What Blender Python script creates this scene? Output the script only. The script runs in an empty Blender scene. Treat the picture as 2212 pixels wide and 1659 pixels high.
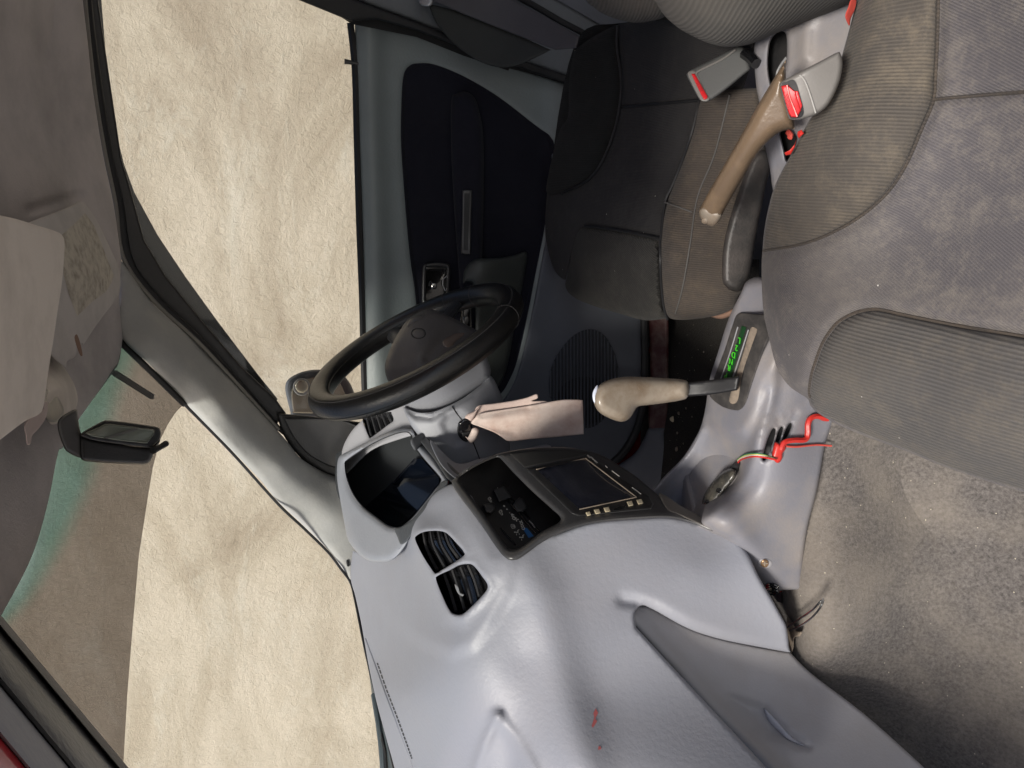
import bpy, bmesh, math, random
import numpy as np
from mathutils import Vector, Matrix
from mathutils.geometry import delaunay_2d_cdt
random.seed(7)
S = bpy.context.scene
COL = S.collection
rad = math.radians
# ------------------------------------------------------------------ camera
YAW, PITCH, FPX = rad(15.7), rad(18.0), 1597.0
CW, CH = 2212.0, 1659.0
CP = np.array([-.74, -.25, 1.20])
_h = np.array([math.cos(YAW), math.sin(YAW), 0.0]); _z = np.array([0, 0, 1.0])
FW = _h*math.cos(PITCH) - _z*math.sin(PITCH)
EU = _h*math.sin(PITCH) + _z*math.cos(PITCH)
ER = np.array([math.sin(YAW), -math.cos(YAW), 0.0])
cam = bpy.data.cameras.new('camera'); camo = bpy.data.objects.new('camera', cam); COL.objects.link(camo)
cam.sensor_fit = 'HORIZONTAL'; cam.sensor_width = 36; cam.lens = FPX/CW*36
cam.clip_start = 0.02; cam.clip_end = 200
R_ = -EU; U_ = ER; B_ = -FW
camo.matrix_world = Matrix(((R_[0], U_[0], B_[0], CP[0]), (R_[1], U_[1], B_[1], CP[1]), (R_[2], U_[2], B_[2], CP[2]), (0, 0, 0, 1)))
S.camera = camo
# ------------------------------------------------------------------ light
SUN_DIR = Vector((.54, -.12, -.62)).normalized()     # the way the light travels
w = bpy.data.worlds.new('World'); S.world = w; w.use_nodes = True
nt = w.node_tree; bg = nt.nodes['Background']
sky = nt.nodes.new('ShaderNodeTexSky'); sky.sky_type = 'NISHITA'; sky.sun_disc = False
sky.sun_elevation = math.asin(-SUN_DIR.z); sky.sun_rotation = math.atan2(-SUN_DIR.x, -SUN_DIR.y)
sky.air_density = 1.0; sky.dust_density = 3.0
nt.links.new(sky.outputs[0], bg.inputs[0]); bg.inputs[1].default_value = 0.135
sl = bpy.data.lights.new('sun', 'SUN'); sl.energy = 4.5; sl.angle = rad(13); sl.color = (1, .95, .88)
so = bpy.data.objects.new('sun', sl); COL.objects.link(so)
so.rotation_euler = SUN_DIR.to_track_quat('-Z', 'Y').to_euler()
S.view_settings.view_transform = 'Standard'; S.view_settings.look = 'None'
S.view_settings.exposure = 0.0; S.view_settings.gamma = 1; S.view_settings.use_curve_mapping = False

# ------------------------------------------------------------------ helpers
def ray(tx, ty):
    return FW + ((CH-ty)-CH/2)/FPX*ER - (tx-CW/2)/FPX*EU
AX = {'x': 0, 'y': 1, 'z': 2}
def PT(tx, ty, ax, v):
    d = ray(tx, ty)
    if ax == 't': return CP + d*v
    i = AX[ax]; return CP + d*((v-CP[i])/d[i])
class Field:
    """smooth surface through anchors (tx,ty,axis,value): inverse depth is thin-plate interpolated"""
    def __init__(self, anchors, bumps=(), reg=3e-4):
        X = []; I = []
        for tx, ty, ax, v in anchors:
            d = ray(tx, ty); t = v if ax == 't' else (v-CP[AX[ax]])/d[AX[ax]]
            X.append((tx/1000, ty/1000)); I.append(1/t)
        self.X = np.array(X); I = np.array(I); n = len(X); self.bumps = list(bumps)
        if n == 3:
            self.W = np.zeros(3); A = np.c_[np.ones(3), self.X]; self.A = np.linalg.solve(A, I)
        else:
            r = np.linalg.norm(self.X[:, None]-self.X[None], axis=2)
            K = self._k(r) + reg*np.eye(n); Pm = np.c_[np.ones(n), self.X]
            M = np.block([[K, Pm], [Pm.T, np.zeros((3, 3))]])
            s = np.linalg.solve(M, np.r_[I, 0, 0, 0]); self.W = s[:n]; self.A = s[n:]
    @staticmethod
    def _k(r):
        return np.where(r > 1e-9, r*r*np.log(np.maximum(r, 1e-9)), 0)
    def w(self, T):
        T = np.atleast_2d(np.asarray(T, float)); Q = T/1000
        inv = self.A[0] + Q@self.A[1:]
        if np.any(self.W):
            r = np.linalg.norm(Q[:, None]-self.X[None], axis=2); inv = inv + self._k(r)@self.W
        t = 1/np.clip(inv, .05, 20)
        for b in self.bumps: t = t - b(T)
        return t
    def p(self, T, lift=0.0):
        T = np.atleast_2d(np.asarray(T, float)); t = self.w(T) - lift
        D = FW[None] + ((CH-T[:, 1:2])-CH/2)/FPX*ER[None] - (T[:, 0:1]-CW/2)/FPX*EU[None]
        return CP[None] + D*t[:, None]
def along(anchors, wpx=60):
    """anchors strewn along a line get partners on either side at the same depth"""
    A = [(a[0], a[1], 't', a[3] if a[2] == 't' else (a[3]-CP[AX[a[2]]])/ray(a[0], a[1])[AX[a[2]]]) for a in anchors]
    d = np.array([A[-1][0]-A[0][0], A[-1][1]-A[0][1]], float); d /= np.linalg.norm(d); out = []
    for x, y, k, t in A: out += [(x-d[1]*wpx, y+d[0]*wpx, 't', t), (x+d[1]*wpx, y-d[0]*wpx, 't', t)]
    return Field(out)
def seg_dist(T, L, closed=False):
    L = np.asarray(L, float); A = L if closed else L[:-1]; B = np.roll(L, -1, 0) if closed else L[1:]
    best = np.full(len(T), 1e9)
    for a, b in zip(A, B):
        ab = b-a; u = np.clip(((T-a)@ab)/max(ab@ab, 1e-9), 0, 1)
        best = np.minimum(best, np.hypot(*((T-a-u[:, None]*ab).T)))
    return best
def inside(T, L):
    L = np.asarray(L, float); c = np.zeros(len(T), bool); n = len(L)
    for i in range(n):
        x1, y1 = L[i]; x2, y2 = L[(i+1) % n]
        if y1 == y2: continue
        m = ((y1 > T[:, 1]) != (y2 > T[:, 1])) & (T[:, 0] < (x2-x1)*(T[:, 1]-y1)/(y2-y1)+x1)
        c ^= m
    return c
def ridge(L, wpx, d):           # soft ridge (d>0 toward the viewer side) along a line
    def f(T): return d*np.exp(-(seg_dist(T, L)/wpx)**2)
    return f
def blob(cx, cy, rx, ry, d, ang=0):
    c, s = math.cos(rad(ang)), math.sin(rad(ang))
    def f(T):
        x = T[:, 0]-cx; y = T[:, 1]-cy; u = (x*c+y*s)/rx; v = (-x*s+y*c)/ry
        return d*np.exp(-(u*u+v*v))
    return f
def step_in(L, wpx, d):         # plateau inside an outline, soft border of wpx
    def f(T):
        q = seg_dist(T, L, True)*np.where(inside(T, L), 1, -1)
        s = np.clip(q/wpx*.5+.5, 0, 1); return d*s*s*(3-2*s)
    return f
def side_step(L, wpx, d):       # plateau on the left of a directed open line
    def f(T):
        A = np.asarray(L, float); best = np.full(len(T), 1e9); sg = np.zeros(len(T))
        for a, b in zip(A[:-1], A[1:]):
            ab = b-a; u = np.clip(((T-a)@ab)/(ab@ab), 0, 1); v = T-a-u[:, None]*ab; dd = np.hypot(*v.T)
            m = dd < best; best[m] = dd[m]; cr = ab[0]*(T[:, 1]-a[1])-ab[1]*(T[:, 0]-a[0]); sg[m] = np.sign(cr[m])
        s = np.clip(best*sg/wpx*.5+.5, 0, 1); return d*s*s*(3-2*s)
    return f
def spline(P, closed=True, n=6):
    P = [np.array(p, float) for p in P]; out = []; m = len(P)
    rng = range(m if closed else m-1)
    for i in rng:
        p0 = P[(i-1) % m] if closed or i > 0 else P[i]; p1 = P[i]; p2 = P[(i+1) % m]
        p3 = P[(i+2) % m] if closed or i+2 < m else P[min(i+1, m-1)]
        if np.allclose(p1, p2): continue
        if np.allclose(p0, p1): p0 = p1
        for k in range(n):
            t = k/n
            out.append(.5*((2*p1)+(-p0+p2)*t+(2*p0-5*p1+4*p2-p3)*t*t+(-p0+3*p1-3*p2+p3)*t**3))
    if not closed: out.append(P[-1])
    return [tuple(o) for o in out]
def resample(L, step, closed=True):
    L = [np.array(p, float) for p in L]; out = []
    n = len(L)
    for i in range(n if closed else n-1):
        a, b = L[i], L[(i+1) % n]; d = np.linalg.norm(b-a)
        if d < 1e-6: continue
        k = max(1, int(round(d/step)))
        for j in range(k): out.append(tuple(a+(b-a)*j/k))
    if not closed: out.append(tuple(L[-1]))
    # drop near duplicates
    r = []
    for q in out:
        if not r or math.dist(q, r[-1]) > step*.25: r.append(q)
    if closed and len(r) > 3 and math.dist(r[0], r[-1]) < step*.25: r.pop()
    return r
def link(name, me, mat, parent=None, sharp=35):
    if mat is not None:
        me.materials.clear(); me.materials.append(mat)
    for p in me.polygons: p.use_smooth = True
    if sharp: me.set_sharp_from_angle(angle=rad(sharp))
    o = bpy.data.objects.new(name, me); COL.objects.link(o)
    if parent is not None: o.parent = parent
    return o
def mesh_from(verts, faces):
    me = bpy.data.meshes.new('m'); me.from_pydata([tuple(map(float, v)) for v in verts], [], faces); me.update()
    return me
def obj(name, verts, faces, mat, parent=None, sharp=35):
    me = mesh_from(verts, faces)
    bm = bmesh.new(); bm.from_mesh(me); bmesh.ops.recalc_face_normals(bm, faces=bm.faces); bm.to_mesh(me); bm.free()
    return link(name, me, mat, parent, sharp)
def relief(name, outline, field, mat, parent=None, step=9, rnd=None, thick=.012, holes=(), smooth=True, lift=0, sharp=50):
    """solid cut to an outline: front follows the field, rounded rim, real thickness"""
    if not isinstance(field, Field): field = Field(field)
    def prep(o): return resample(spline(o) if smooth else o, step*.8)
    loops = [prep(outline)] + [prep(h) for h in holes]
    B = [p for l in loops for p in l]; nb = len(B)
    E = []; k = 0
    for l in loops:
        E += [(k+i, k+(i+1) % len(l)) for i in range(len(l))]; k += len(l)
    A = np.array(loops[0]); x0, y0 = A.min(0); x1, y1 = A.max(0)
    h = step*math.sqrt(3)/2; G = []
    yy = y0; r = 0
    while yy < y1:
        xs = np.arange(x0+(step/2 if r % 2 else 0), x1, step); G += [(x, yy) for x in xs]; yy += h; r += 1
    G = np.array(G) if G else np.zeros((0, 2))
    def inn(T):
        m = inside(T, loops[0])
        for l in loops[1:]: m &= ~inside(T, l)
        return m
    def dist(T):
        d = seg_dist(T, loops[0], True)
        for l in loops[1:]: d = np.minimum(d, seg_dist(T, l, True))
        return d
    if len(G):
        G = G[inn(G)]
        if len(G): G = G[dist(G) > step*.5]
    ring = []
    if rnd and rnd[0] < step*3:      # one or two extra inner rings so that the rim is round
        for l in loops:
            L = np.array(l); T = np.roll(L, -1, 0)-np.roll(L, 1, 0); N = np.c_[-T[:, 1], T[:, 0]]; N /= np.linalg.norm(N, axis=1)[:, None]+1e-9
            for q in (.12, .4, .85):
                c1 = L+N*rnd[0]*q; c2 = L-N*rnd[0]*q
                for c in (c1, c2):
                    m = inn(c) & (np.abs(dist(c)-rnd[0]*q) < rnd[0]*q*.3)
                    ring += [tuple(v) for v in c[m]]
        if ring and len(G):
            G = G[dist(G) > rnd[0]*.95]
    pts = B + ring + [tuple(g) for g in G]
    v2, _, f2, ov, _, _ = delaunay_2d_cdt([Vector(p) for p in pts], E, [], 0, 1e-4)
    V2 = np.array([(v.x, v.y) for v in v2])
    cen = np.array([V2[list(f)].mean(0) for f in f2]); keep = inn(cen)
    F2 = [list(f) for f, k2 in zip(f2, keep) if k2]
    t = field.w(V2) - lift
    if rnd:
        d = dist(V2); s = np.clip(d/rnd[0], 0, 1); t = t + rnd[1]*(1-np.sqrt(np.clip(1-(1-s)**2, 0, 1)))
    D = FW[None] + ((CH-V2[:, 1:2])-CH/2)/FPX*ER[None] - (V2[:, 0:1]-CW/2)/FPX*EU[None]
    front = CP[None] + D*t[:, None]
    # boundary edges
    cnt = {}
    for f in F2:
        for i in range(3):
            a, b = f[i], f[(i+1) % 3]; cnt[(a, b)] = cnt.get((a, b), 0)+1
    bed = [(a, b) for (a, b) in cnt if (b, a) not in cnt]
    bv = sorted({a for e in bed for a in e}); n0 = len(front)
    idx = {v: n0+i for i, v in enumerate(bv)}
    back = CP[None] + D[bv]*(t[bv]+thick)[:, None]
    faces = list(F2) + [(b, a, idx[a], idx[b]) for a, b in bed]
    # back cap, coarse
    try:
        e3 = [(bv.index(a), bv.index(b)) for a, b in bed]
        v3, _, f3, _, _, _ = delaunay_2d_cdt([Vector(V2[b]) for b in bv], e3, [], 0, 1e-5)
        if len(v3) == len(bv):
            V3 = np.array([(v.x, v.y) for v in v3]); c3 = np.array([V3[list(f)].mean(0) for f in f3]); k3 = inn(c3)
            faces += [tuple(n0+i for i in reversed(list(f))) for f, k in zip(f3, k3) if k]
    except Exception: pass
    return obj(name, list(front)+list(back), faces, mat, parent, sharp)
def tube(name, pts, r, mat, parent=None, seg=8, closed=False, flat=1.0):
    pts = [Vector(tuple(map(float, p))) for p in pts]; n = len(pts)
    rs = r if hasattr(r, '__len__') else [r]*n
    V = []; Fc = []
    ref = None
    for i, p in enumerate(pts):
        a = pts[(i-1) % n] if closed or i > 0 else p; b = pts[(i+1) % n] if closed or i < n-1 else p
        t = (b-a).normalized()
        if ref is None:
            ref = t.orthogonal().normalized()
        ref = (ref-t*ref.dot(t)).normalized(); bi = t.cross(ref)
        for k in range(seg):
            an = 2*math.pi*k/seg; V.append(p+(ref*math.cos(an)+bi*math.sin(an)*flat)*rs[i])
    m = n if closed else n-1
    for i in range(m):
        for k in range(seg):
            a = i*seg+k; b = i*seg+(k+1) % seg; c = ((i+1) % n)*seg+(k+1) % seg; d = ((i+1) % n)*seg+k
            Fc.append((a, b, c, d))
    if not closed: Fc += [tuple(range(seg))[::-1], tuple(range((n-1)*seg, n*seg))]
    return obj(name, V, Fc, mat, parent)
def strip(name, line, field, r, mat, parent=None, lift=0.0, step=10, smooth=True, seg=6, closed=False):
    L = spline(line, closed) if smooth else line
    L = resample(L, step, closed)
    return tube(name, field.p(L, lift), r, mat, parent, seg, closed)
def box(name, c, ax, dims, mat, parent=None, bev=.002, seg=3):
    """bevelled box: centre, three axes, full dims"""
    bm = bmesh.new(); bmesh.ops.create_cube(bm, size=1)
    for v in bm.verts: v.co = Vector((v.co.x*dims[0], v.co.y*dims[1], v.co.z*dims[2]))
    if bev: bmesh.ops.bevel(bm, geom=bm.edges[:], offset=bev, segments=seg, profile=.5, affect='EDGES')
    A = [Vector(tuple(map(float, a))).normalized() for a in ax]; c = Vector(tuple(map(float, c)))
    for v in bm.verts: v.co = c + A[0]*v.co.x + A[1]*v.co.y + A[2]*v.co.z
    bmesh.ops.recalc_face_normals(bm, faces=bm.faces)
    me = bpy.data.meshes.new('m'); bm.to_mesh(me); bm.free()
    return link(name, me, mat, parent)
def text(name, body, pos, right, up, size, mat, parent=None, ext=.0003, bold=0.0, sx=1.0):
    cu = bpy.data.curves.new('t', 'FONT'); cu.body = body; cu.size = size; cu.extrude = ext; cu.offset = bold
    cu.align_x = 'CENTER'; cu.align_y = 'CENTER'
    to = bpy.data.objects.new('t', cu); COL.objects.link(to)
    bpy.context.view_layer.update()
    me = bpy.data.meshes.new_from_object(to.evaluated_get(bpy.context.evaluated_depsgraph_get()))
    bpy.data.objects.remove(to)
    r = Vector(tuple(map(float, right))).normalized(); u = Vector(tuple(map(float, up))); u = (u-r*u.dot(r)).normalized(); nn = r.cross(u)
    p = Vector(tuple(map(float, pos)))
    for v in me.vertices:
        c = v.co.copy(); v.co = p + r*c.x*sx + u*c.y + nn*c.z
    return link(name, me, mat, parent, None)
def thing(name, label, cat, loc=(0, 0, 0), group=None):
    o = bpy.data.objects.new(name, None); COL.objects.link(o); o.empty_display_size = .05
    o['label'] = label; o['category'] = cat
    if group: o['group'] = group
    o['_loc'] = tuple(loc)
    return o
def tag(o, label, cat, group=None, kind=None):
    o['label'] = label; o['category'] = cat
    if group: o['group'] = group
    if kind: o['kind'] = kind
    return o
def lab(o, l): o['label'] = l; return o

# ------------------------------------------------------------------ materials
def newmat(name):
    m = bpy.data.materials.new(name); m.use_nodes = True; n = m.node_tree.nodes; l = m.node_tree.links
    return m, n, l, n['Principled BSDF']
def rgb(c): return (c[0], c[1], c[2], 1)
def plastic(name, c, rough=.5, grain=.3, gscale=900, dirt=None, dirtamt=.35, dscale=14, spec=.5, metal=0, coat=0, sheen=0):
    m, n, l, b = newmat(name)
    tc = n.new('ShaderNodeTexCoord')
    b.inputs['Roughness'].default_value = rough; b.inputs['Metallic'].default_value = metal
    b.inputs['Specular IOR Level'].default_value = spec; b.inputs['Coat Weight'].default_value = coat
    no = n.new('ShaderNodeTexNoise'); no.inputs['Scale'].default_value = dscale; no.inputs['Detail'].default_value = 8; no.inputs['Roughness'].default_value = .65
    l.new(tc.outputs['Object'], no.inputs['Vector'])
    cr = n.new('ShaderNodeValToRGB'); cr.color_ramp.elements[0].position = .42; cr.color_ramp.elements[1].position = .68
    d = dirt if dirt else tuple(x*.8 for x in c)
    a = dirtamt
    cr.color_ramp.elements[0].color = rgb(c); cr.color_ramp.elements[1].color = rgb(tuple(c[i]*(1-a)+d[i]*a for i in range(3)))
    l.new(no.outputs['Fac'], cr.inputs['Fac']); l.new(cr.outputs['Color'], b.inputs['Base Color'])
    # roughness variation
    mr = n.new('ShaderNodeMapRange'); mr.inputs['To Min'].default_value = max(.02, rough-.07); mr.inputs['To Max'].default_value = min(1, rough+.09)
    l.new(no.outputs['Fac'], mr.inputs['Value']); l.new(mr.outputs['Result'], b.inputs['Roughness'])
    if grain:
        vo = n.new('ShaderNodeTexNoise'); vo.inputs['Scale'].default_value = gscale; vo.inputs['Detail'].default_value = 3
        vo2 = n.new('ShaderNodeTexVoronoi'); vo2.inputs['Scale'].default_value = gscale*.45; vo2.feature = 'SMOOTH_F1'
        l.new(tc.outputs['Object'], vo.inputs['Vector']); l.new(tc.outputs['Object'], vo2.inputs['Vector'])
        ad = n.new('ShaderNodeMath'); ad.operation = 'ADD'; l.new(vo.outputs['Fac'], ad.inputs[0]); l.new(vo2.outputs['Distance'], ad.inputs[1])
        bu = n.new('ShaderNodeBump'); bu.inputs['Strength'].default_value = grain; bu.inputs['Distance'].default_value = .0006
        l.new(ad.outputs[0], bu.inputs['Height']); l.new(bu.outputs['Normal'], b.inputs['Normal'])
    return m
def fabric(name, c, c2, pitch=.0027, axis=(0, 1, 0), dirt=(.16, .13, .10), damt=.5, ribs=.5, cross=0.0, contrast=.35, lint=.14):
    """ribbed cloth: fine ribs running across `axis`, worn dusty patches"""
    m, n, l, b = newmat(name)
    b.inputs['Roughness'].default_value = .95; b.inputs['Specular IOR Level'].default_value = .15
    b.inputs['Sheen Weight'].default_value = .05; b.inputs['Sheen Roughness'].default_value = .6
    tc = n.new('ShaderNodeTexCoord')
    ax = Vector(axis).normalized()
    dt = n.new('ShaderNodeVectorMath'); dt.operation = 'DOT_PRODUCT'; dt.inputs[1].default_value = ax
    wn = n.new('ShaderNodeTexNoise'); wn.inputs['Scale'].default_value = 5
    l.new(tc.outputs['Object'], wn.inputs['Vector'])
    l.new(tc.outputs['Object'], dt.inputs[0])
    wa = n.new('ShaderNodeMath'); wa.operation = 'MULTIPLY_ADD'; wa.inputs[1].default_value = .005
    l.new(wn.outputs['Fac'], wa.inputs[0]); l.new(dt.outputs['Value'], wa.inputs[2])
    mu = n.new('ShaderNodeMath'); mu.operation = 'MULTIPLY'; mu.inputs[1].default_value = 2*math.pi/pitch; l.new(wa.outputs[0], mu.inputs[0])
    si = n.new('ShaderNodeMath'); si.operation = 'SINE'; l.new(mu.outputs[0], si.inputs[0])
    h = n.new('ShaderNodeMapRange'); h.inputs['From Min'].default_value = -1; l.new(si.outputs[0], h.inputs['Value'])
    hh = h.outputs['Result']
    fn = n.new('ShaderNodeTexNoise'); fn.inputs['Scale'].default_value = 1500; fn.inputs['Detail'].default_value = 2
    l.new(tc.outputs['Object'], fn.inputs['Vector'])
    mf = n.new('ShaderNodeMath'); mf.operation = 'MULTIPLY_ADD'; mf.inputs[1].default_value = .7; l.new(fn.outputs['Fac'], mf.inputs[0]); l.new(hh, mf.inputs[2])
    mx = n.new('ShaderNodeMix'); mx.data_type = 'RGBA'
    mx.inputs['A'].default_value = rgb(tuple(x*(1-contrast) for x in c)); mx.inputs['B'].default_value = rgb(tuple(x*(1+contrast) for x in c))
    mr = n.new('ShaderNodeMapRange'); mr.inputs['From Max'].default_value = 1.7; l.new(mf.outputs[0], mr.inputs['Value']); l.new(mr.outputs['Result'], mx.inputs['Factor'])
    no = n.new('ShaderNodeTexNoise'); no.inputs['Scale'].default_value = 16; no.inputs['Detail'].default_value = 14; no.inputs['Roughness'].default_value = .92
    l.new(tc.outputs['Object'], no.inputs['Vector'])
    cr = n.new('ShaderNodeValToRGB'); cr.color_ramp.elements[0].position = .47; cr.color_ramp.elements[0].color = (0, 0, 0, 1); cr.color_ramp.elements[1].position = .62; cr.color_ramp.elements[1].color = (damt, damt, damt, 1)
    l.new(no.outputs['Fac'], cr.inputs['Fac'])
    m2 = n.new('ShaderNodeMix'); m2.data_type = 'RGBA'; l.new(cr.outputs['Color'], m2.inputs['Factor']); l.new(mx.outputs['Result'], m2.inputs['A']); m2.inputs['B'].default_value = rgb(dirt)
    no2 = n.new('ShaderNodeTexNoise'); no2.inputs['Scale'].default_value = 4.5; no2.inputs['Detail'].default_value = 5
    mp2 = n.new('ShaderNodeMapping'); mp2.inputs['Location'].default_value = (3, 7, 1); l.new(tc.outputs['Object'], mp2.inputs['Vector']); l.new(mp2.outputs[0], no2.inputs['Vector'])
    cr2 = n.new('ShaderNodeValToRGB'); cr2.color_ramp.elements[0].position = .45; cr2.color_ramp.elements[0].color = (0, 0, 0, 1); cr2.color_ramp.elements[1].position = .7; cr2.color_ramp.elements[1].color = (.6, .6, .6, 1)
    l.new(no2.outputs['Fac'], cr2.inputs['Fac'])
    m3 = n.new('ShaderNodeMix'); m3.data_type = 'RGBA'; l.new(cr2.outputs['Color'], m3.inputs['Factor']); l.new(m2.outputs['Result'], m3.inputs['A']); m3.inputs['B'].default_value = rgb(c2)
    # white lint specks
    sp = n.new('ShaderNodeTexVoronoi'); sp.inputs['Scale'].default_value = 60; l.new(tc.outputs['Object'], sp.inputs['Vector'])
    lt = n.new('ShaderNodeMath'); lt.operation = 'LESS_THAN'; lt.inputs[1].default_value = .045; l.new(sp.outputs['Distance'], lt.inputs[0])
    se = n.new('ShaderNodeSeparateColor'); l.new(sp.outputs['Color'], se.inputs[0])
    gt = n.new('ShaderNodeMath'); gt.operation = 'GREATER_THAN'; gt.inputs[1].default_value = 1-lint; l.new(se.outputs[0], gt.inputs[0])
    ml = n.new('ShaderNodeMath'); ml.operation = 'MULTIPLY'; l.new(lt.outputs[0], ml.inputs[0]); l.new(gt.outputs[0], ml.inputs[1])
    m4 = n.new('ShaderNodeMix'); m4.data_type = 'RGBA'; l.new(ml.outputs[0], m4.inputs['Factor']); l.new(m3.outputs['Result'], m4.inputs['A']); m4.inputs['B'].default_value = (.5, .48, .44, 1)
    l.new(m4.outputs['Result'], b.inputs['Base Color'])
    bu = n.new('ShaderNodeBump'); bu.inputs['Strength'].default_value = ribs; bu.inputs['Distance'].default_value = .0012
    l.new(mf.outputs[0], bu.inputs['Height']); l.new(bu.outputs['Normal'], b.inputs['Normal'])
    return m
def carpetmat(name, c, c2, spk=.0):
    m, n, l, b = newmat(name)
    b.inputs['Roughness'].default_value = 1; b.inputs['Specular IOR Level'].default_value = .1; b.inputs['Sheen Weight'].default_value = .08
    tc = n.new('ShaderNodeTexCoord')
    a = n.new('ShaderNodeTexNoise'); a.inputs['Scale'].default_value = 240; a.inputs['Detail'].default_value = 8; a.inputs['Roughness'].default_value = .75
    q = n.new('ShaderNodeTexNoise'); q.inputs['Scale'].default_value = 7; q.inputs['Detail'].default_value = 8; q.inputs['Roughness'].default_value = .6
    for t in (a, q): l.new(tc.outputs['Object'], t.inputs['Vector'])
    cr = n.new('ShaderNodeValToRGB'); cr.color_ramp.elements[0].position = .36; cr.color_ramp.elements[1].position = .64
    cr.color_ramp.elements[0].color = rgb(tuple(x*.55 for x in c)); cr.color_ramp.elements[1].color = rgb(tuple(x*1.45 for x in c)); l.new(a.outputs['Fac'], cr.inputs['Fac'])
    c3 = n.new('ShaderNodeValToRGB'); c3.color_ramp.elements[0].position = .42; c3.color_ramp.elements[1].position = .66; c3.color_ramp.elements[0].color = (0, 0, 0, 1); c3.color_ramp.elements[1].color = (.6, .6, .6, 1); l.new(q.outputs['Fac'], c3.inputs['Fac'])
    mx = n.new('ShaderNodeMix'); mx.data_type = 'RGBA'; l.new(c3.outputs['Color'], mx.inputs['Factor']); l.new(cr.outputs['Color'], mx.inputs['A']); mx.inputs['B'].default_value = rgb(c2)
    sp = n.new('ShaderNodeTexVoronoi'); sp.inputs['Scale'].default_value = 110; l.new(tc.outputs['Object'], sp.inputs['Vector'])
    lt = n.new('ShaderNodeMath'); lt.operation = 'LESS_THAN'; lt.inputs[1].default_value = .08; l.new(sp.outputs['Distance'], lt.inputs[0])
    se = n.new('ShaderNodeSeparateColor'); l.new(sp.outputs['Color'], se.inputs[0])
    gt = n.new('ShaderNodeMath'); gt.operation = 'GREATER_THAN'; gt.inputs[1].default_value = 1-spk; l.new(se.outputs[0], gt.inputs[0])
    ml = n.new('ShaderNodeMath'); ml.operation = 'MULTIPLY'; l.new(lt.outputs[0], ml.inputs[0]); l.new(gt.outputs[0], ml.inputs[1])
    m4 = n.new('ShaderNodeMix'); m4.data_type = 'RGBA'; l.new(ml.outputs[0], m4.inputs['Factor']); l.new(mx.outputs['Result'], m4.inputs['A']); m4.inputs['B'].default_value = (.5, .45, .35, 1)
    l.new(m4.outputs['Result'], b.inputs['Base Color'])
    bu = n.new('ShaderNodeBump'); bu.inputs['Strength'].default_value = .8; bu.inputs['Distance'].default_value = .002
    l.new(a.outputs['Fac'], bu.inputs['Height']); l.new(bu.outputs['Normal'], b.inputs['Normal'])
    return m
def glassmat(name, tcol, gloss=.06, rough=.02):
    m, n, l, b = newmat(name); n.remove(b)
    tr = n.new('ShaderNodeBsdfTransparent'); tr.inputs[0].default_value = rgb(tcol)
    gl = n.new('ShaderNodeBsdfGlossy'); gl.inputs['Roughness'].default_value = rough
    mx = n.new('ShaderNodeMixShader'); mx.inputs[0].default_value = gloss
    l.new(tr.outputs[0], mx.inputs[1]); l.new(gl.outputs[0], mx.inputs[2]); l.new(mx.outputs[0], n['Material Output'].inputs['Surface'])
    return m
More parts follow.
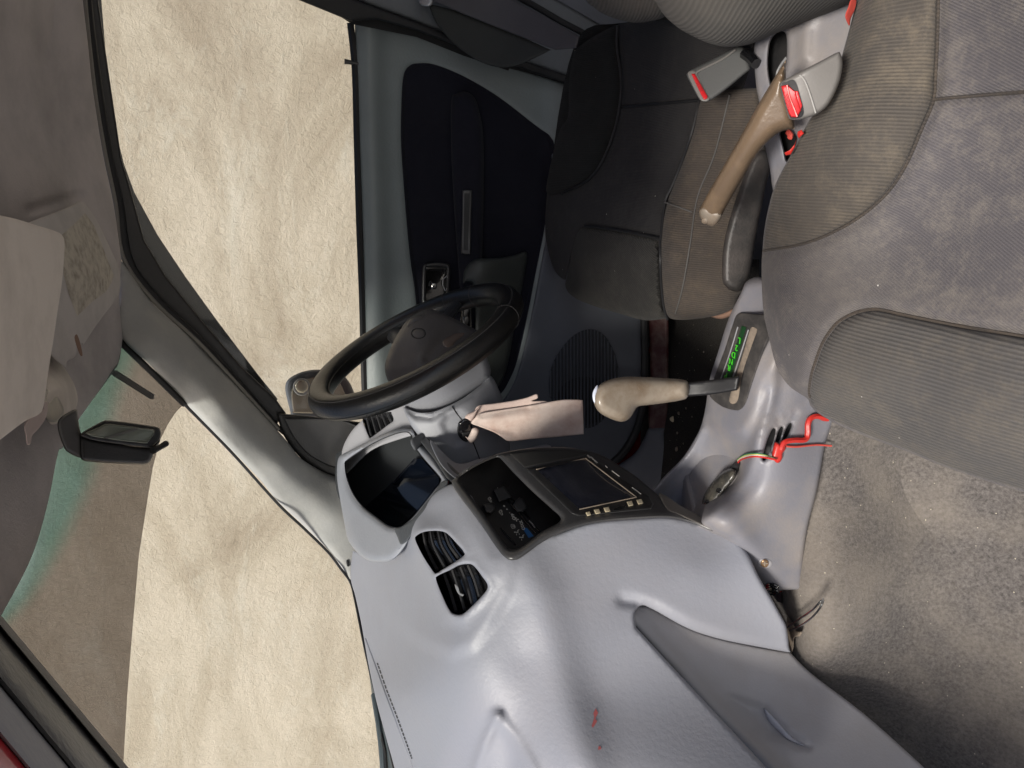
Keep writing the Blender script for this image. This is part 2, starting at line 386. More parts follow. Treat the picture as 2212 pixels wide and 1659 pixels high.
def plaster(name):
    m, n, l, b = newmat(name)
    b.inputs['Roughness'].default_value = .85; b.inputs['Specular IOR Level'].default_value = .25
    tc = n.new('ShaderNodeTexCoord')
    def noise(s, d, r, off=0, dist=0, scl=(1, 1, 1)):
        mp = n.new('ShaderNodeMapping'); mp.inputs['Location'].default_value = (off, off*2, 0); mp.inputs['Scale'].default_value = scl
        t = n.new('ShaderNodeTexNoise'); t.inputs['Scale'].default_value = s; t.inputs['Detail'].default_value = d; t.inputs['Roughness'].default_value = r; t.inputs['Distortion'].default_value = dist
        l.new(tc.outputs['Object'], mp.inputs['Vector']); l.new(mp.outputs[0], t.inputs['Vector']); return t
    a = noise(1.3, 12, .66, 0, .6, (1, .7, 1.5)); q = noise(3.0, 12, .74, 5, .8, (1, .6, 1.6)); fine = noise(38, 12, .75, 2, .8)
    cr = n.new('ShaderNodeValToRGB'); e = cr.color_ramp.elements; e[0].position = .36; e[0].color = (.335, .280, .212, 1); e[1].position = .64; e[1].color = (.555, .495, .405, 1)
    e2 = cr.color_ramp.elements.new(.5); e2.color = (.445, .388, .305, 1)
    l.new(a.outputs['Fac'], cr.inputs['Fac'])
    c2 = n.new('ShaderNodeValToRGB'); c2.color_ramp.elements[0].position = .52; c2.color_ramp.elements[0].color = (0, 0, 0, 1); c2.color_ramp.elements[1].position = .75; c2.color_ramp.elements[1].color = (.7, .7, .7, 1); l.new(q.outputs['Fac'], c2.inputs['Fac'])
    mx = n.new('ShaderNodeMix'); mx.data_type = 'RGBA'; l.new(c2.outputs['Color'], mx.inputs['Factor']); l.new(cr.outputs['Color'], mx.inputs['A']); mx.inputs['B'].default_value = (.61, .585, .51, 1)
    c4 = n.new('ShaderNodeValToRGB'); c4.color_ramp.elements[0].position = .3; c4.color_ramp.elements[0].color = (.74, .74, .74, 1); c4.color_ramp.elements[1].position = .46; c4.color_ramp.elements[1].color = (1, 1, 1, 1); l.new(fine.outputs['Fac'], c4.inputs['Fac'])
    m2 = n.new('ShaderNodeMix'); m2.data_type = 'RGBA'; m2.blend_type = 'MULTIPLY'; m2.inputs['Factor'].default_value = .75; l.new(mx.outputs['Result'], m2.inputs['A']); l.new(c4.outputs['Color'], m2.inputs['B'])
    # hairline cracks
    vo = n.new('ShaderNodeTexVoronoi'); vo.feature = 'DISTANCE_TO_EDGE'; vo.inputs['Scale'].default_value = .9
    wv = n.new('ShaderNodeVectorMath'); wv.operation = 'ADD'; l.new(tc.outputs['Object'], wv.inputs[0])
    sc = n.new('ShaderNodeVectorMath'); sc.operation = 'SCALE'; sc.inputs['Scale'].default_value = .5; l.new(q.outputs['Color'], sc.inputs[0]); l.new(sc.outputs[0], wv.inputs[1]); l.new(wv.outputs[0], vo.inputs['Vector'])
    lt = n.new('ShaderNodeMath'); lt.operation = 'LESS_THAN'; lt.inputs[1].default_value = .0016; l.new(vo.outputs['Distance'], lt.inputs[0])
    mk = n.new('ShaderNodeMath'); mk.operation = 'MULTIPLY'; l.new(lt.outputs[0], mk.inputs[0]); l.new(c2.outputs['Color'], mk.inputs[1])
    m3 = n.new('ShaderNodeMix'); m3.data_type = 'RGBA'; l.new(mk.outputs[0], m3.inputs['Factor']); l.new(m2.outputs['Result'], m3.inputs['A']); m3.inputs['B'].default_value = (.28, .24, .18, 1)
    l.new(m3.outputs['Result'], b.inputs['Base Color'])
    ad = n.new('ShaderNodeMath'); ad.operation = 'ADD'; l.new(fine.outputs['Fac'], ad.inputs[0]); l.new(q.outputs['Fac'], ad.inputs[1])
    bu = n.new('ShaderNodeBump'); bu.inputs['Strength'].default_value = .8; bu.inputs['Distance'].default_value = .013
    l.new(ad.outputs[0], bu.inputs['Height']); l.new(bu.outputs['Normal'], b.inputs['Normal'])
    return m
M = {}
M['plaster'] = plaster('plaster')
M['dash'] = plastic('dash_vinyl', (.235, .243, .275), .48, .32, 420, dirt=(.25, .245, .26), dirtamt=.3, spec=.5)
M['lid'] = plastic('lid_plastic', (.31, .305, .32), .55, .2, 900, dirt=(.26, .24, .22))
M['console'] = plastic('console_plastic', (.185, .186, .21), .46, .25, 700, dirt=(.30, .26, .22), dirtamt=.5)
M['doorgrey'] = plastic('door_vinyl', (.19, .215, .215), .5, .45, 500)
M['doorlow'] = plastic('door_low_plastic', (.10, .107, .125), .6, .3, 700)
M['navy'] = fabric('door_cloth', (.010, .010, .016), (.014, .014, .022), .002, (0, .3, 1), (.03, .03, .035), .2, .2, contrast=.12, lint=0)
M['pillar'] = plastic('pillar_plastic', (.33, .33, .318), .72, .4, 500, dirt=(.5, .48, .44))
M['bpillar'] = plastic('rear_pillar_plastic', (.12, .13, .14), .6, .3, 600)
M['roof'] = plastic('headliner_felt', (.50, .46, .45), .95, .5, 900, dirt=(.22, .21, .21), dirtamt=.5, dscale=6, spec=.1)
M['visor'] = plastic('visor_vinyl', (.70, .64, .58), .75, .3, 600, dirt=(.36, .32, .28), dirtamt=.5, dscale=9)
M['visor2'] = plastic('visor_dark_vinyl', (.48, .45, .435), .8, .3, 600, dirt=(.26, .25, .24), dirtamt=.4)
M['black'] = plastic('black_plastic', (.014, .014, .015), .42, .25, 900, dirt=(.05, .045, .04), dirtamt=.3)
M['blacksat'] = plastic('black_satin', (.035, .035, .037), .34, .2, 900, dirt=(.07, .065, .06), dirtamt=.4)
M['gloss'] = plastic('black_gloss', (.006, .006, .007), .12, 0, dirt=(.02, .02, .02), coat=.5)
M['rubber'] = plastic('rubber', (.012, .012, .013), .6, .2)
M['leather'] = plastic('wheel_leather', (.011, .0105, .010), .36, .4, 500, dirt=(.022, .02, .018), spec=.6)
M['thread'] = plastic('thread', (.085, .08, .075), .8, 0)
M['hub'] = plastic('hub_vinyl', (.115, .105, .10), .45, .4, 600)
M['column'] = plastic('column_plastic', (.27, .275, .30), .5, .25, 700)
M['badge'] = plastic('badge_plastic', (.11, .10, .095), .3, 0)
M['hood'] = plastic('cluster_hood', (.24, .25, .275), .38, .3, 700)
M['hoodin'] = plastic('cluster_shade', (.03, .033, .036), .5, .3)
M['lens'] = plastic('cluster_lens', (.003, .005, .010), .10, 0, coat=1)
M['screen'] = plastic('stereo_screen', (.012, .014, .024), .16, 0, dirt=(.05, .05, .06), dirtamt=.5, dscale=30, coat=.6)
M['cream'] = plastic('button_cream', (.72, .62, .42), .5, 0)
M['blue'] = plastic('blue_print', (.01, .10, .28), .6, 0)
M['white'] = plastic('white_print', (.55, .53, .48), .6, 0)
M['chrome'] = plastic('chrome', (.6, .6, .58), .15, 0, metal=1)
M['silver'] = plastic('silver_plastic', (.30, .30, .30), .3, 0, metal=.4)
M['steel'] = plastic('rusty_screw', (.40, .25, .14), .4, 0, metal=.6)
M['mirrorglass'] = plastic('mirror_glass', (.85, .85, .85), .02, 0, metal=1)
M['red'] = plastic('red_plastic', (.55, .018, .022), .4, 0)
M['redtape'] = plastic('red_tape', (.50, .028, .02), .35, .2, 300, dirt=(.5, .02, .02))
M['paint'] = plastic('red_paint', (.20, .006, .01), .2, 0, coat=.8)
M['dirtypaint'] = plastic('dirty_red_paint', (.05, .010, .010), .6, .3, 200, dirt=(.11, .075, .065), dirtamt=1, dscale=30)
M['beige'] = plastic('worn_beige', (.26, .22, .175), .42, .2, 700, dirt=(.25, .18, .12), dirtamt=.8, dscale=28)
M['brownlever'] = plastic('worn_lever', (.15, .105, .068), .33, .3, 500, dirt=(.24, .165, .10), dirtamt=.9, dscale=14)
M['knobtop'] = plastic('knob_worn', (.27, .228, .18), .24, .1, dirt=(.15, .10, .06), dirtamt=.7, dscale=34)
M['bluewhite'] = plastic('pale_button', (.62, .66, .78), .3, 0)
M['greyb'] = plastic('buckle_grey', (.115, .117, .115), .45, .15, 800)
M['greyl'] = plastic('buckle_line', (.34, .33, .31), .5, 0)
M['greyb2'] = plastic('buckle_warm_grey', (.19, .18, .168), .45, .15, 800)
M['plate'] = plastic('gate_plate', (.03, .028, .027), .65, .2, 600, dirt=(.10, .09, .08), dirtamt=.6, dscale=50)
M['dust'] = plastic('dusty_slot', (.26, .21, .16), .8, .2, dirt=(.12, .10, .08), dirtamt=.8, dscale=60)
M['greendark'] = plastic('dark_green_strip', (.006, .045, .012), .5, 0)
m, n, l, b = newmat('green_letter'); b.inputs['Base Color'].default_value = (.05, .50, .02, 1); b.inputs['Roughness'].default_value = .5; M['green'] = m
M['cloth'] = plastic('pink_cloth', (.64, .53, .475), .9, .4, 1200, dirt=(.42, .27, .22), dirtamt=.7, dscale=22, spec=.1)
M['cloth2'] = plastic('pink_cloth_edge', (.60, .47, .42), .9, .4, 1200, spec=.1)
M['black_tape'] = plastic('black_tape', (.03, .03, .028), .25, .3, 200, dirt=(.10, .09, .07), dirtamt=.8, dscale=40)
M['greenwire'] = plastic('green_wire', (.02, .22, .08), .4, 0); M['yellowwire'] = plastic('yellow_wire', (.65, .55, .15), .4, 0); M['whitewire'] = plastic('white_wire', (.65, .62, .58), .4, 0)
M['belt'] = plastic('belt_web', (.055, .053, .058), .7, .3, 1200); M['belt2'] = plastic('belt_web_dark', (.022, .024, .022), .8, .4, 1200)
M['rib'] = fabric('seat_rib', (.082, .073, .064), (.115, .096, .075), .0029, (0, 1, 0), (.20, .165, .12), .6, .5, contrast=.28)
M['ribcool'] = fabric('seat_rib_cool', (.082, .078, .076), (.11, .10, .088), .0033, (0, 1, .0), (.19, .16, .12), .45, .6)
M['mesh'] = fabric('seat_mesh', (.098, .091, .096), (.155, .140, .125), .0021, (.5, 1, 0), (.23, .205, .175), .7, .35, contrast=.3)
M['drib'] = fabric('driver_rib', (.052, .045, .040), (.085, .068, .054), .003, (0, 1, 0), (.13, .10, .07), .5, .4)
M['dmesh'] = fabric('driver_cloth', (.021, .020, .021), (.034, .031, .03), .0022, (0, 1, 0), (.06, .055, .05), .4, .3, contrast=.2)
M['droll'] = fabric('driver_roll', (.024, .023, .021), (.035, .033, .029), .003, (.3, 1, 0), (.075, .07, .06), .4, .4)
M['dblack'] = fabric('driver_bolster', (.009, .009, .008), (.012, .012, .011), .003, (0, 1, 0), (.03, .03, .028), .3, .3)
M['bulge'] = fabric('backrest_rib', (.082, .078, .070), (.10, .085, .075), .0042, (.30, .05, .95), (.11, .095, .08), .4, .45)
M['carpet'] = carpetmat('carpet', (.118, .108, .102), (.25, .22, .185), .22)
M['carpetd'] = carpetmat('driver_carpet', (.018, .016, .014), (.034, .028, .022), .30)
M['mat'] = plastic('ground', (.34, .315, .28), .95, .5, 30)
M['glass'] = glassmat('clear_glass', (.97, .98, .97), .03)
M['tint'] = glassmat('tinted_film', (.40, .345, .31), .05)
M['smoke'] = glassmat('smoked_acrylic', (.05, .05, .05), .05, .3)
M['barreflection'] = plastic('grey_bar_reflection', (.10, .10, .095), .5, 0)
M['pale'] = plastic('pale_scoop', (.36, .37, .42), .3, .1)
M['seal'] = plastic('door_seal', (.20, .19, .17), .7, .2)
M['cowl'] = plastic('cowl_plastic', (.06, .075, .08), .4, .2)
M['shaft'] = plastic('shaft_black', (.008, .008, .009), .5, .1)
M['dustred'] = plastic('shredded_red', (.55, .07, .05), .7, .2)
M['foam'] = plastic('brown_foam', (.22, .13, .09), .9, .4, 300)

# teal shade band fading into the film: transmission colour follows the height of the glass
def bandglass():
    m, n, l, b = newmat('windscreen_band'); n.remove(b)
    tc = n.new('ShaderNodeTexCoord'); sx = n.new('ShaderNodeSeparateXYZ'); l.new(tc.outputs['Object'], sx.inputs[0])
    # height minus the arch of the header
    xx = n.new('ShaderNodeMath'); xx.operation = 'MULTIPLY_ADD'; xx.inputs[1].default_value = BAND_AX; xx.inputs[2].default_value = 0; l.new(sx.outputs['X'], xx.inputs[0])
    ad = n.new('ShaderNodeMath'); ad.operation = 'ADD'; l.new(sx.outputs['Z'], ad.inputs[0]); l.new(xx.outputs[0], ad.inputs[1])
    mr = n.new('ShaderNodeMapRange'); mr.inputs['From Min'].default_value = BAND_LO; mr.inputs['From Max'].default_value = BAND_HI; mr.interpolation_type = 'SMOOTHSTEP'; l.new(ad.outputs[0], mr.inputs['Value'])
    mc = n.new('ShaderNodeMix'); mc.data_type = 'RGBA'; mc.inputs['A'].default_value = (.56, .545, .53, 1); mc.inputs['B'].default_value = (.42, .56, .54, 1); l.new(mr.outputs['Result'], mc.inputs['Factor'])
    tr = n.new('ShaderNodeBsdfTransparent'); l.new(mc.outputs['Result'], tr.inputs[0])
    gl = n.new('ShaderNodeBsdfDiffuse'); gl.inputs['Color'].default_value = (.6, .6, .62, 1)  # grey diffuse share puts a reflection veil into the film colour
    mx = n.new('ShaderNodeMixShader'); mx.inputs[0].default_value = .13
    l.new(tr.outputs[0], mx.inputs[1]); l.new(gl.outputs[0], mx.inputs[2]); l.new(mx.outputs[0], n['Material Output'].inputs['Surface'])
    return m
BAND_AX, BAND_LO, BAND_HI = 0.0, 1.402, 1.432
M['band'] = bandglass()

# ------------------------------------------------------------------ setting: ground and the plaster wall round the car
gm = mesh_from([(-30, -30, 0), (30, -30, 0), (30, 30, 0), (-30, 30, 0)], [(0, 1, 2, 3)])
g = link('ground', gm, M['mat'], None, None); g['kind'] = 'structure'
# wall: runs beside the car on the driver's side and on past the bonnet
path = [(2.6+.04*math.sin(k*.9), -6+k) for k in range(0, 21)]
V = []; Fc = []
for i, (x, y) in enumerate(path):
    a = path[max(i-1, 0)]; c = path[min(i+1, len(path)-1)]; d = Vector((c[0]-a[0], c[1]-a[1])).normalized(); nx, ny = d.y, -d.x
    for zz in (0, 3.1): V.append((x, y, zz))
    for zz in (0, 3.1): V.append((x+nx*.2, y+ny*.2, zz))
for i in range(len(path)-1):
    a = i*4; b = a+4
    Fc += [(a, b, b+1, a+1), (a+2, a+3, b+3, b+2), (a+1, b+1, b+3, a+3), (a, a+2, b+2, b)]
wall = obj('wall', V, Fc, M['plaster'], None, 60)
tag(wall, 'weathered beige plaster wall seen through the driver window and the windscreen', 'wall')

# ------------------------------------------------------------------ car body
body = thing('car_body', 'red car shell with grey headliner, pale pillar trim, windscreen and dark carpet', 'car body')
# headliner
HDR = [(264, 737), (257, 782), (243, 806), (194, 872), (167, 911), (125, 980), (104, 1083), (69, 1201), (7, 1322), (-60, 1440)]
FH = Field([(264, 737, 'z', 1.425), (194, 872, 'z', 1.43), (125, 980, 'z', 1.43), (69, 1201, 'z', 1.425), (7, 1322, 'z', 1.41), (-60, 1440, 'z', 1.40),
            (262, 560, 'z', 1.42), (240, 400, 'z', 1.43), (179, 0, 'z', 1.44), (100, 300, 'z', 1.47), (0, 0, 'z', 1.475), (0, 400, 'z', 1.475), (0, 900, 'z', 1.455), (60, 0, 'z', 1.475), (-150, 500, 'z', 1.48), (-150, 1300, 'z', 1.42), (150, -120, 'z', 1.44)],
           [side_step([(160, 470), (150, 400), (128, 350), (108, 290), (92, 220), (80, 150), (62, 60), (50, -150)], 26, -.012), ridge([(64, 455), (110, 440), (172, 425)], 10, -.012)])
relief('headliner', [(165, -300), (165, -300), (172, -120), (179, 0), (190, 95), (200, 190), (222, 330), (245, 440), (262, 560), (262, 560), (258, 650), (264, 720), (264, 737), (257, 782), (243, 806), (194, 872), (167, 911), (137, 965), (125, 980), (104, 1083), (69, 1201), (7, 1322), (-60, 1440), (-60, 1440), (-400, 1600), (-400, 1600), (-400, -300), (-400, -300)], FH, M['roof'], body, 9, (14, .012), .03)
# outer roof skin keeps the sun out
rv = [(-.62, -1.9, 1.51), (-.62, .1, 1.50), (.62, .1, 1.50), (.62, -1.9, 1.51)]
# pillar trim, driver's side
AP = [(257, 640), (257, 720), (330, 795), (399, 869), (500, 972), (560, 1034), (600, 1083), (655, 1135), (708, 1187), (735, 1222), (757, 1257), (757, 1257), (775, 1240), (775, 1240), (790, 1100), (760, 1055), (728, 1031), (695, 1018), (650, 990), (625, 960), (604, 935), (521, 845), (427, 744), (330, 655), (262, 563), (256, 590)]
FA = Field([(257, 720, 'x', .56), (399, 869, 'x', .59), (600, 1083, 'x', .625), (708, 1187, 'x', .635), (757, 1257, 'x', .64), (330, 725, 'x', .575), (480, 880, 'x', .60), (610, 1010, 'x', .62),
            (262, 563, 'x', .62), (330, 655, 'x', .64), (427, 744, 'x', .65), (521, 845, 'x', .66), (604, 935, 'x', .67), (695, 1018, 'x', .68), (790, 1100, 'x', .66)], [ridge([(290, 640), (400, 790), (520, 915), (640, 1040), (720, 1120)], 40, .012)])
relief('pillar_trim', AP, FA, M['pillar'], body, 9, (14, .012), .03)
# windscreen: driver-side edge along the pillar, base behind the dash, header along the roof
FS = Field([(264, 737, 'x', .585), (399, 869, 'x', .61), (600, 1083, 'x', .645), (757, 1257, 'x', .65), (800, 1440, 'y', .64), (850, 1659, 'y', .66), (194, 872, 'z', 1.44), (69, 1201, 'z', 1.44), (7, 1322, 'z', 1.43), (280, 1659, 'x', -.42), (880, 1760, 'y', .66)])
top = [(262, 735), (257, 782), (243, 800), (194, 866), (167, 905), (125, 974), (104, 1077), (69, 1195), (7, 1316), (-20, 1340)]
WSH = [(385, 885), (378, 893), (362, 918), (345, 952), (330, 1010), (318, 1083), (300, 1200), (287, 1350), (275, 1500), (266, 1659), (262, 1760)]
ws = relief('windscreen', [(395, 880), (560, 1044), (600, 1090), (655, 1142), (708, 1194), (735, 1230), (760, 1262), (775, 1330), (795, 1430), (818, 1520), (840, 1600), (862, 1700), (880, 1800), (262, 1800)]+WSH[::-1], FS, M['glass'], body, 40, None, .004, smooth=False)
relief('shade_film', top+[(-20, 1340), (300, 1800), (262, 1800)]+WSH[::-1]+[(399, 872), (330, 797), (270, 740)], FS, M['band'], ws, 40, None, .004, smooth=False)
for q, L, r in (('windscreen_seal', [(255, 728), (262, 740), (330, 806), (399, 874)], .0055), ('windscreen_seal', [(399, 874), (500, 977), (600, 1088), (655, 1140), (708, 1192), (735, 1227), (757, 1258), (768, 1300), (780, 1360), (795, 1430), (817, 1520), (838, 1600), (858, 1690), (875, 1790)], .0026)):
    strip(q, L, FS, r, M['rubber'], ws, .004)
FAE = Field([(243, 806, 't', 1.75), (333, 862, 't', 1.75), (243, 990, 't', 1.7)])
relief('reflected_bar', [(246, 800), (252, 800), (333, 852), (332, 862), (324, 862), (238, 808)], FS, M['barreflection'], ws, 10, None, .003, smooth=False, lift=-.01)  # dark strip stands in for a bar reflected in the windscreen
# dark weatherstrip and smoked deflector around the driver's window belong to body / door
FD = Field([(179, 0, 'x', .62), (262, 560, 'x', .64), (427, 744, 'x', .655), (604, 935, 'x', .685), (219, 0, 'x', .63), (300, 500, 'x', .65), (500, 770, 'x', .675)])
relief('roof_rail_seal', [(179, -100), (179, 0), (200, 190), (222, 330), (245, 440), (262, 560), (330, 653), (427, 742), (521, 843), (600, 930), (612, 930), (530, 835), (440, 733), (345, 640), (288, 560), (268, 440), (246, 340), (222, 190), (199, 0), (199, -100)], FD, M['rubber'], body, 9, (6, .006), .02)
strip('door_seal', [(182, -80), (183, 0), (203, 190), (226, 330), (249, 440), (266, 556), (332, 650), (429, 740), (523, 841), (602, 928)], FD, .0035, M['seal'], body, .004)
# passenger side pillar, close on the left
FL = Field([(0, 1326, 'x', -.53), (278, 1659, 'x', -.53), (0, 1600, 'x', -.60)])
def band(name, a, b, mat, lift=0, th=.02, r=(6, .004)):
    return relief(name, [(-120, a-143), (400, a+479), (400, b+479), (-120, b-143)], FL, mat, body, 14, r, th, smooth=False, lift=lift)
band('near_door_seal', 1326, 1352, M['seal'], .004); band('near_pillar_rubber', 1350, 1480, M['blacksat'], 0, .02, (30, .01)); band('near_pillar_trim', 1478, 1592, M['column'], -.004, .02, (20, .006)); band('near_door_frame', 1588, 1900, plastic('bright_red_paint', (.42, .012, .02), .3, 0, coat=.5), -.008)
# floor carpet, driver side and passenger side
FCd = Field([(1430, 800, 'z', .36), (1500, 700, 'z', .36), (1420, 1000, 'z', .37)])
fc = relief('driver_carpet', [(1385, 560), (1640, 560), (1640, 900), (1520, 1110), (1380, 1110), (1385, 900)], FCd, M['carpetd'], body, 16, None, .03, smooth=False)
FCp = Field([(1720, 1280, 'x', -.085), (1700, 1420, 'x', -.07), (1860, 1560, 'y', .40), (2050, 1720, 'z', .38), (2212, 1659, 'z', .36), (2212, 1100, 'z', .37), (1790, 905, 'x', -.075), (1960, 1010, 'z', .45), (1950, 1300, 'z', .46), (1640, 1350, 'y', .36), (1850, 1100, 'x', -.085)],
            [blob(1850, 1480, 60, 160, -.01, 40), ridge([(1790, 1440), (1900, 1480), (2050, 1560)], 40, .006), blob(1960, 1250, 120, 90, .004)])
relief('passenger_carpet', [(1640, 1060), (1745, 830), (1850, 800), (2330, 900), (2330, 1760), (1560, 1760), (1560, 1300)], FCp, M['carpet'], body, 14, None, .03, smooth=False)
# sill and kick panel
FK = Field([(1400, 700, 'x', .68), (1380, 880, 'x', .69), (1440, 1000, 'x', .62), (1330, 1000, 'x', .70), (1437, 923, 'x', .64), (1440, 700, 'x', .64)])
relief('door_sill', [(1402, 640), (1440, 640), (1444, 780), (1440, 925), (1402, 925), (1404, 780)], FK, M['dirtypaint'], body, 8, (8, .01), .03)
relief('sill_paint', [(1372, 650), (1380, 650), (1382, 780), (1378, 880), (1362, 950), (1326, 1000), (1310, 1000), (1350, 940), (1368, 880)], FK, M['paint'], body, 8, None, .02, lift=-.012)
strip('sill_seal', [(1391, 640), (1392, 700), (1393, 800), (1388, 880), (1370, 940), (1340, 985), (1300, 1010), (1250, 1020)], FK, .009, M['rubber'], body, .004, seg=10)
relief('kick_panel', [(1404, 923), (1437, 922), (1438, 940), (1446, 965), (1450, 1010), (1432, 1050), (1405, 1100), (1340, 1100), (1300, 1030), (1335, 1005), (1372, 978), (1392, 945)], FK, M['doorlow'], body, 8, (14, .014), .03, lift=.004)
# rear pillar trim above/behind the driver's door
FBp = Field([(780, 3, 'x', .66), (957, 69, 'x', .69), (1240, 150, 'x', .72), (1300, 0, 'x', .73), (1100, -80, 'x', .70)])
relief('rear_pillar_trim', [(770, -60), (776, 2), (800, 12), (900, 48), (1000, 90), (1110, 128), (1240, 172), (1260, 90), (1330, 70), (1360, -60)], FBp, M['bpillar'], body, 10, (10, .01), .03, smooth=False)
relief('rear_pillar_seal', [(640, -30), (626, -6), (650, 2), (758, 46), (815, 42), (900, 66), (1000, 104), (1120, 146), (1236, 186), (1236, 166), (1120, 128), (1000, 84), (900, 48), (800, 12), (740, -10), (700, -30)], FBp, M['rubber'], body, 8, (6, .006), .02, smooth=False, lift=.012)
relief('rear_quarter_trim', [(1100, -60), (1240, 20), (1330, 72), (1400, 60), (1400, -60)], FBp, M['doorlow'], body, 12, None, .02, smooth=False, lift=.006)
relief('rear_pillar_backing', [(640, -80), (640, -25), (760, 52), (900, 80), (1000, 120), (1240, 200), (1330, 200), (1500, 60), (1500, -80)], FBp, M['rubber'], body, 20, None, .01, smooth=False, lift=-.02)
tube('rear_pillar_gap', FBp.p([(1095, -20), (1150, 10), (1215, 48), (1300, 92)], .02), .006, M['rubber'], body)
# firewall, floor pan, roof skin, added unseen rear wall: simple closed shell
def quad(name, a, b, c, d, t, mat):
    a, b, c, d = map(Vector, (a, b, c, d)); nrm = (b-a).cross(d-a).normalized()*t
    vs = [a, b, c, d, a+nrm, b+nrm, c+nrm, d+nrm]
    return obj(name, vs, [(0, 1, 2, 3), (7, 6, 5, 4), (0, 4, 5, 1), (1, 5, 6, 2), (2, 6, 7, 3), (3, 7, 4, 0)], mat, body)
quad('roof_skin', (-.60, -2.0, 1.52), (.62, -2.0, 1.52), (.60, .02, 1.50), (-.56, .02, 1.50), .02, M['paint'])
quad('floor_pan', (-.72, -2.0, .28), (.74, -2.0, .28), (.74, .9, .28), (-.72, .9, .28), .02, M['doorlow'])
quad('firewall', (-.70, .72, .3), (.74, .72, .3), (.74, .72, .98), (-.70, .72, .98), .02, M['doorlow'])
quad('bonnet', (-.72, .80, .97), (.74, .80, .97), (.70, 1.6, .80), (-.68, 1.6, .80), .02, M['paint'])
quad('rear_light_block', (-.70, -2.0, .3), (.74, -2.0, .3), (.74, -2.05, 1.5), (-.70, -2.05, 1.5), .02, M['doorlow'])  # unseen wall added to limit light from behind
quad('rear_side_panel', (.74, -2.0, .3), (.74, -.62, .3), (.74, -.62, 1.10), (.74, -2.0, 1.10), .02, M['doorlow'])
db = quad('dash_sun_block', (-.70, .37, .56), (-.30, .37, .56), (-.30, .37, .97), (-.70, .37, .97), -.30, M['lid']); DBLOCK = db  # unseen box at the passenger end, added to keep sun off the footwell
# cowl and wiper outside the glass base
FCo = Field([(793, 1440, 'y', .70), (850, 1659, 'y', .72), (820, 1659, 'y', .80)])
relief('cowl', [(786, 1400), (798, 1460), (806, 1520), (816, 1600), (822, 1670), (826, 1760), (890, 1760), (860, 1660), (838, 1590), (818, 1510), (800, 1440)], FCo, M['cowl'], body, 14, None, .03, smooth=False)
wp = thing('wiper', 'dark wiper arm lying along the foot of the windscreen', 'wiper')
tube('wiper_arm', FCo.p([(808, 1500), (818, 1560), (826, 1620), (830, 1700)], .02), .006, M['cowl'], wp)
tube('wiper_blade', FCo.p([(812, 1515), (820, 1565), (832, 1625), (838, 1700)], .012), .003, M['rubber'], wp)

# ------------------------------------------------------------------ driver's door
door = thing('driver_door', 'grey driver door with navy cloth insert, window and ribbed speaker grille', 'car door')
FDo = Field([(768, 45, 'x', .70), (783, 576, 'x', .70), (800, 1000, 'x', .70), (1000, 108, 'x', .72), (1100, 500, 'x', .715), (1235, 185, 'x', .73), (1400, 600, 'x', .70), (1380, 900, 'x', .70), (1100, 1000, 'x', .71), (900, 300, 'x', .712), (1250, 800, 'x', .70)],
            [ridge([(800, 30), (806, 300), (815, 600), (822, 1000)], 26, .014)])
INS = [(868, 200), (873, 158), (885, 142), (901, 137), (936, 139), (998, 163), (1075, 208), (1161, 274), (1188, 294), (1198, 323), (1190, 400), (1176, 494), (1159, 581), (1138, 688), (1117, 779), (1100, 822), (1081, 851), (1050, 868), (960, 860), (915, 800), (903, 700), (895, 620), (886, 560), (880, 500), (872, 400), (866, 300)]
FDo.bumps += [step_in(INS, 14, -.012), ridge(INS+[INS[0]], 7, .004)]
relief('door_trim', [(766, 44), (766, 44), (790, 42), (815, 44), (970, 96), (1110, 146), (1236, 186), (1236, 186), (1260, 330), (1330, 560), (1395, 600), (1395, 600), (1394, 800), (1384, 900), (1360, 960), (1325, 995), (1250, 1020), (1100, 1060), (800, 1060), (800, 1060), (796, 960), (791, 846), (786, 576), (776, 300)], FDo, M['doorgrey'], door, 8, (6, .006), .03)
relief('cloth_panel', INS, FDo, M['navy'], door, 8, (6, .003), .004, lift=.003)
low = [(1205, 335), (1400, 560), (1396, 800), (1386, 900), (1360, 960), (1322, 994), (1250, 1018), (1100, 1055), (1000, 1050), (1040, 900), (1085, 866), (1108, 830), (1124, 785), (1146, 690), (1166, 585), (1184, 490), (1197, 400)]
relief('lower_panel', low, FDo, M['doorlow'], door, 10, (7, .004), .005, lift=.004)
# armrest and pull
FAr = Field([(990, 220, 'x', .70), (1035, 240, 'x', .685), (1000, 560, 'x', .68), (1035, 576, 'x', .655), (1130, 550, 'x', .69), (1020, 400, 'x', .67), (1110, 700, 'x', .69), (1030, 716, 'x', .655), (1090, 820, 'x', .70)])
relief('armrest', [(975, 215), (985, 203), (1005, 198), (1024, 210), (1035, 240), (1044, 300), (1044, 450), (1040, 600), (1034, 700), (1026, 780), (1010, 780), (1000, 700), (992, 600), (984, 500), (978, 400), (974, 300)], FAr, M['navy'], door, 7, (16, .016), .05)
relief('door_pull', [(1000, 598), (1004, 582), (1014, 568), (1030, 559), (1050, 558), (1080, 557), (1112, 551), (1137, 545), (1135, 580), (1124, 640), (1112, 700), (1098, 780), (1080, 830), (1045, 850), (1024, 820), (1026, 716), (1025, 640), (1022, 614), (1010, 609), (1001, 612)], FAr, plastic('pull_plastic', (.055, .06, .055), .5, .3), door, 7, (9, .012), .03, lift=.012)
sf = relief('bin_slot', [(999, 418), (1001, 411), (1016, 411), (1020, 418), (1018, 480), (1016, 543), (1013, 549), (1000, 548), (996, 541), (998, 480)], FAr, M['blacksat'], door, 3, (3, .002), .012, lift=.006)
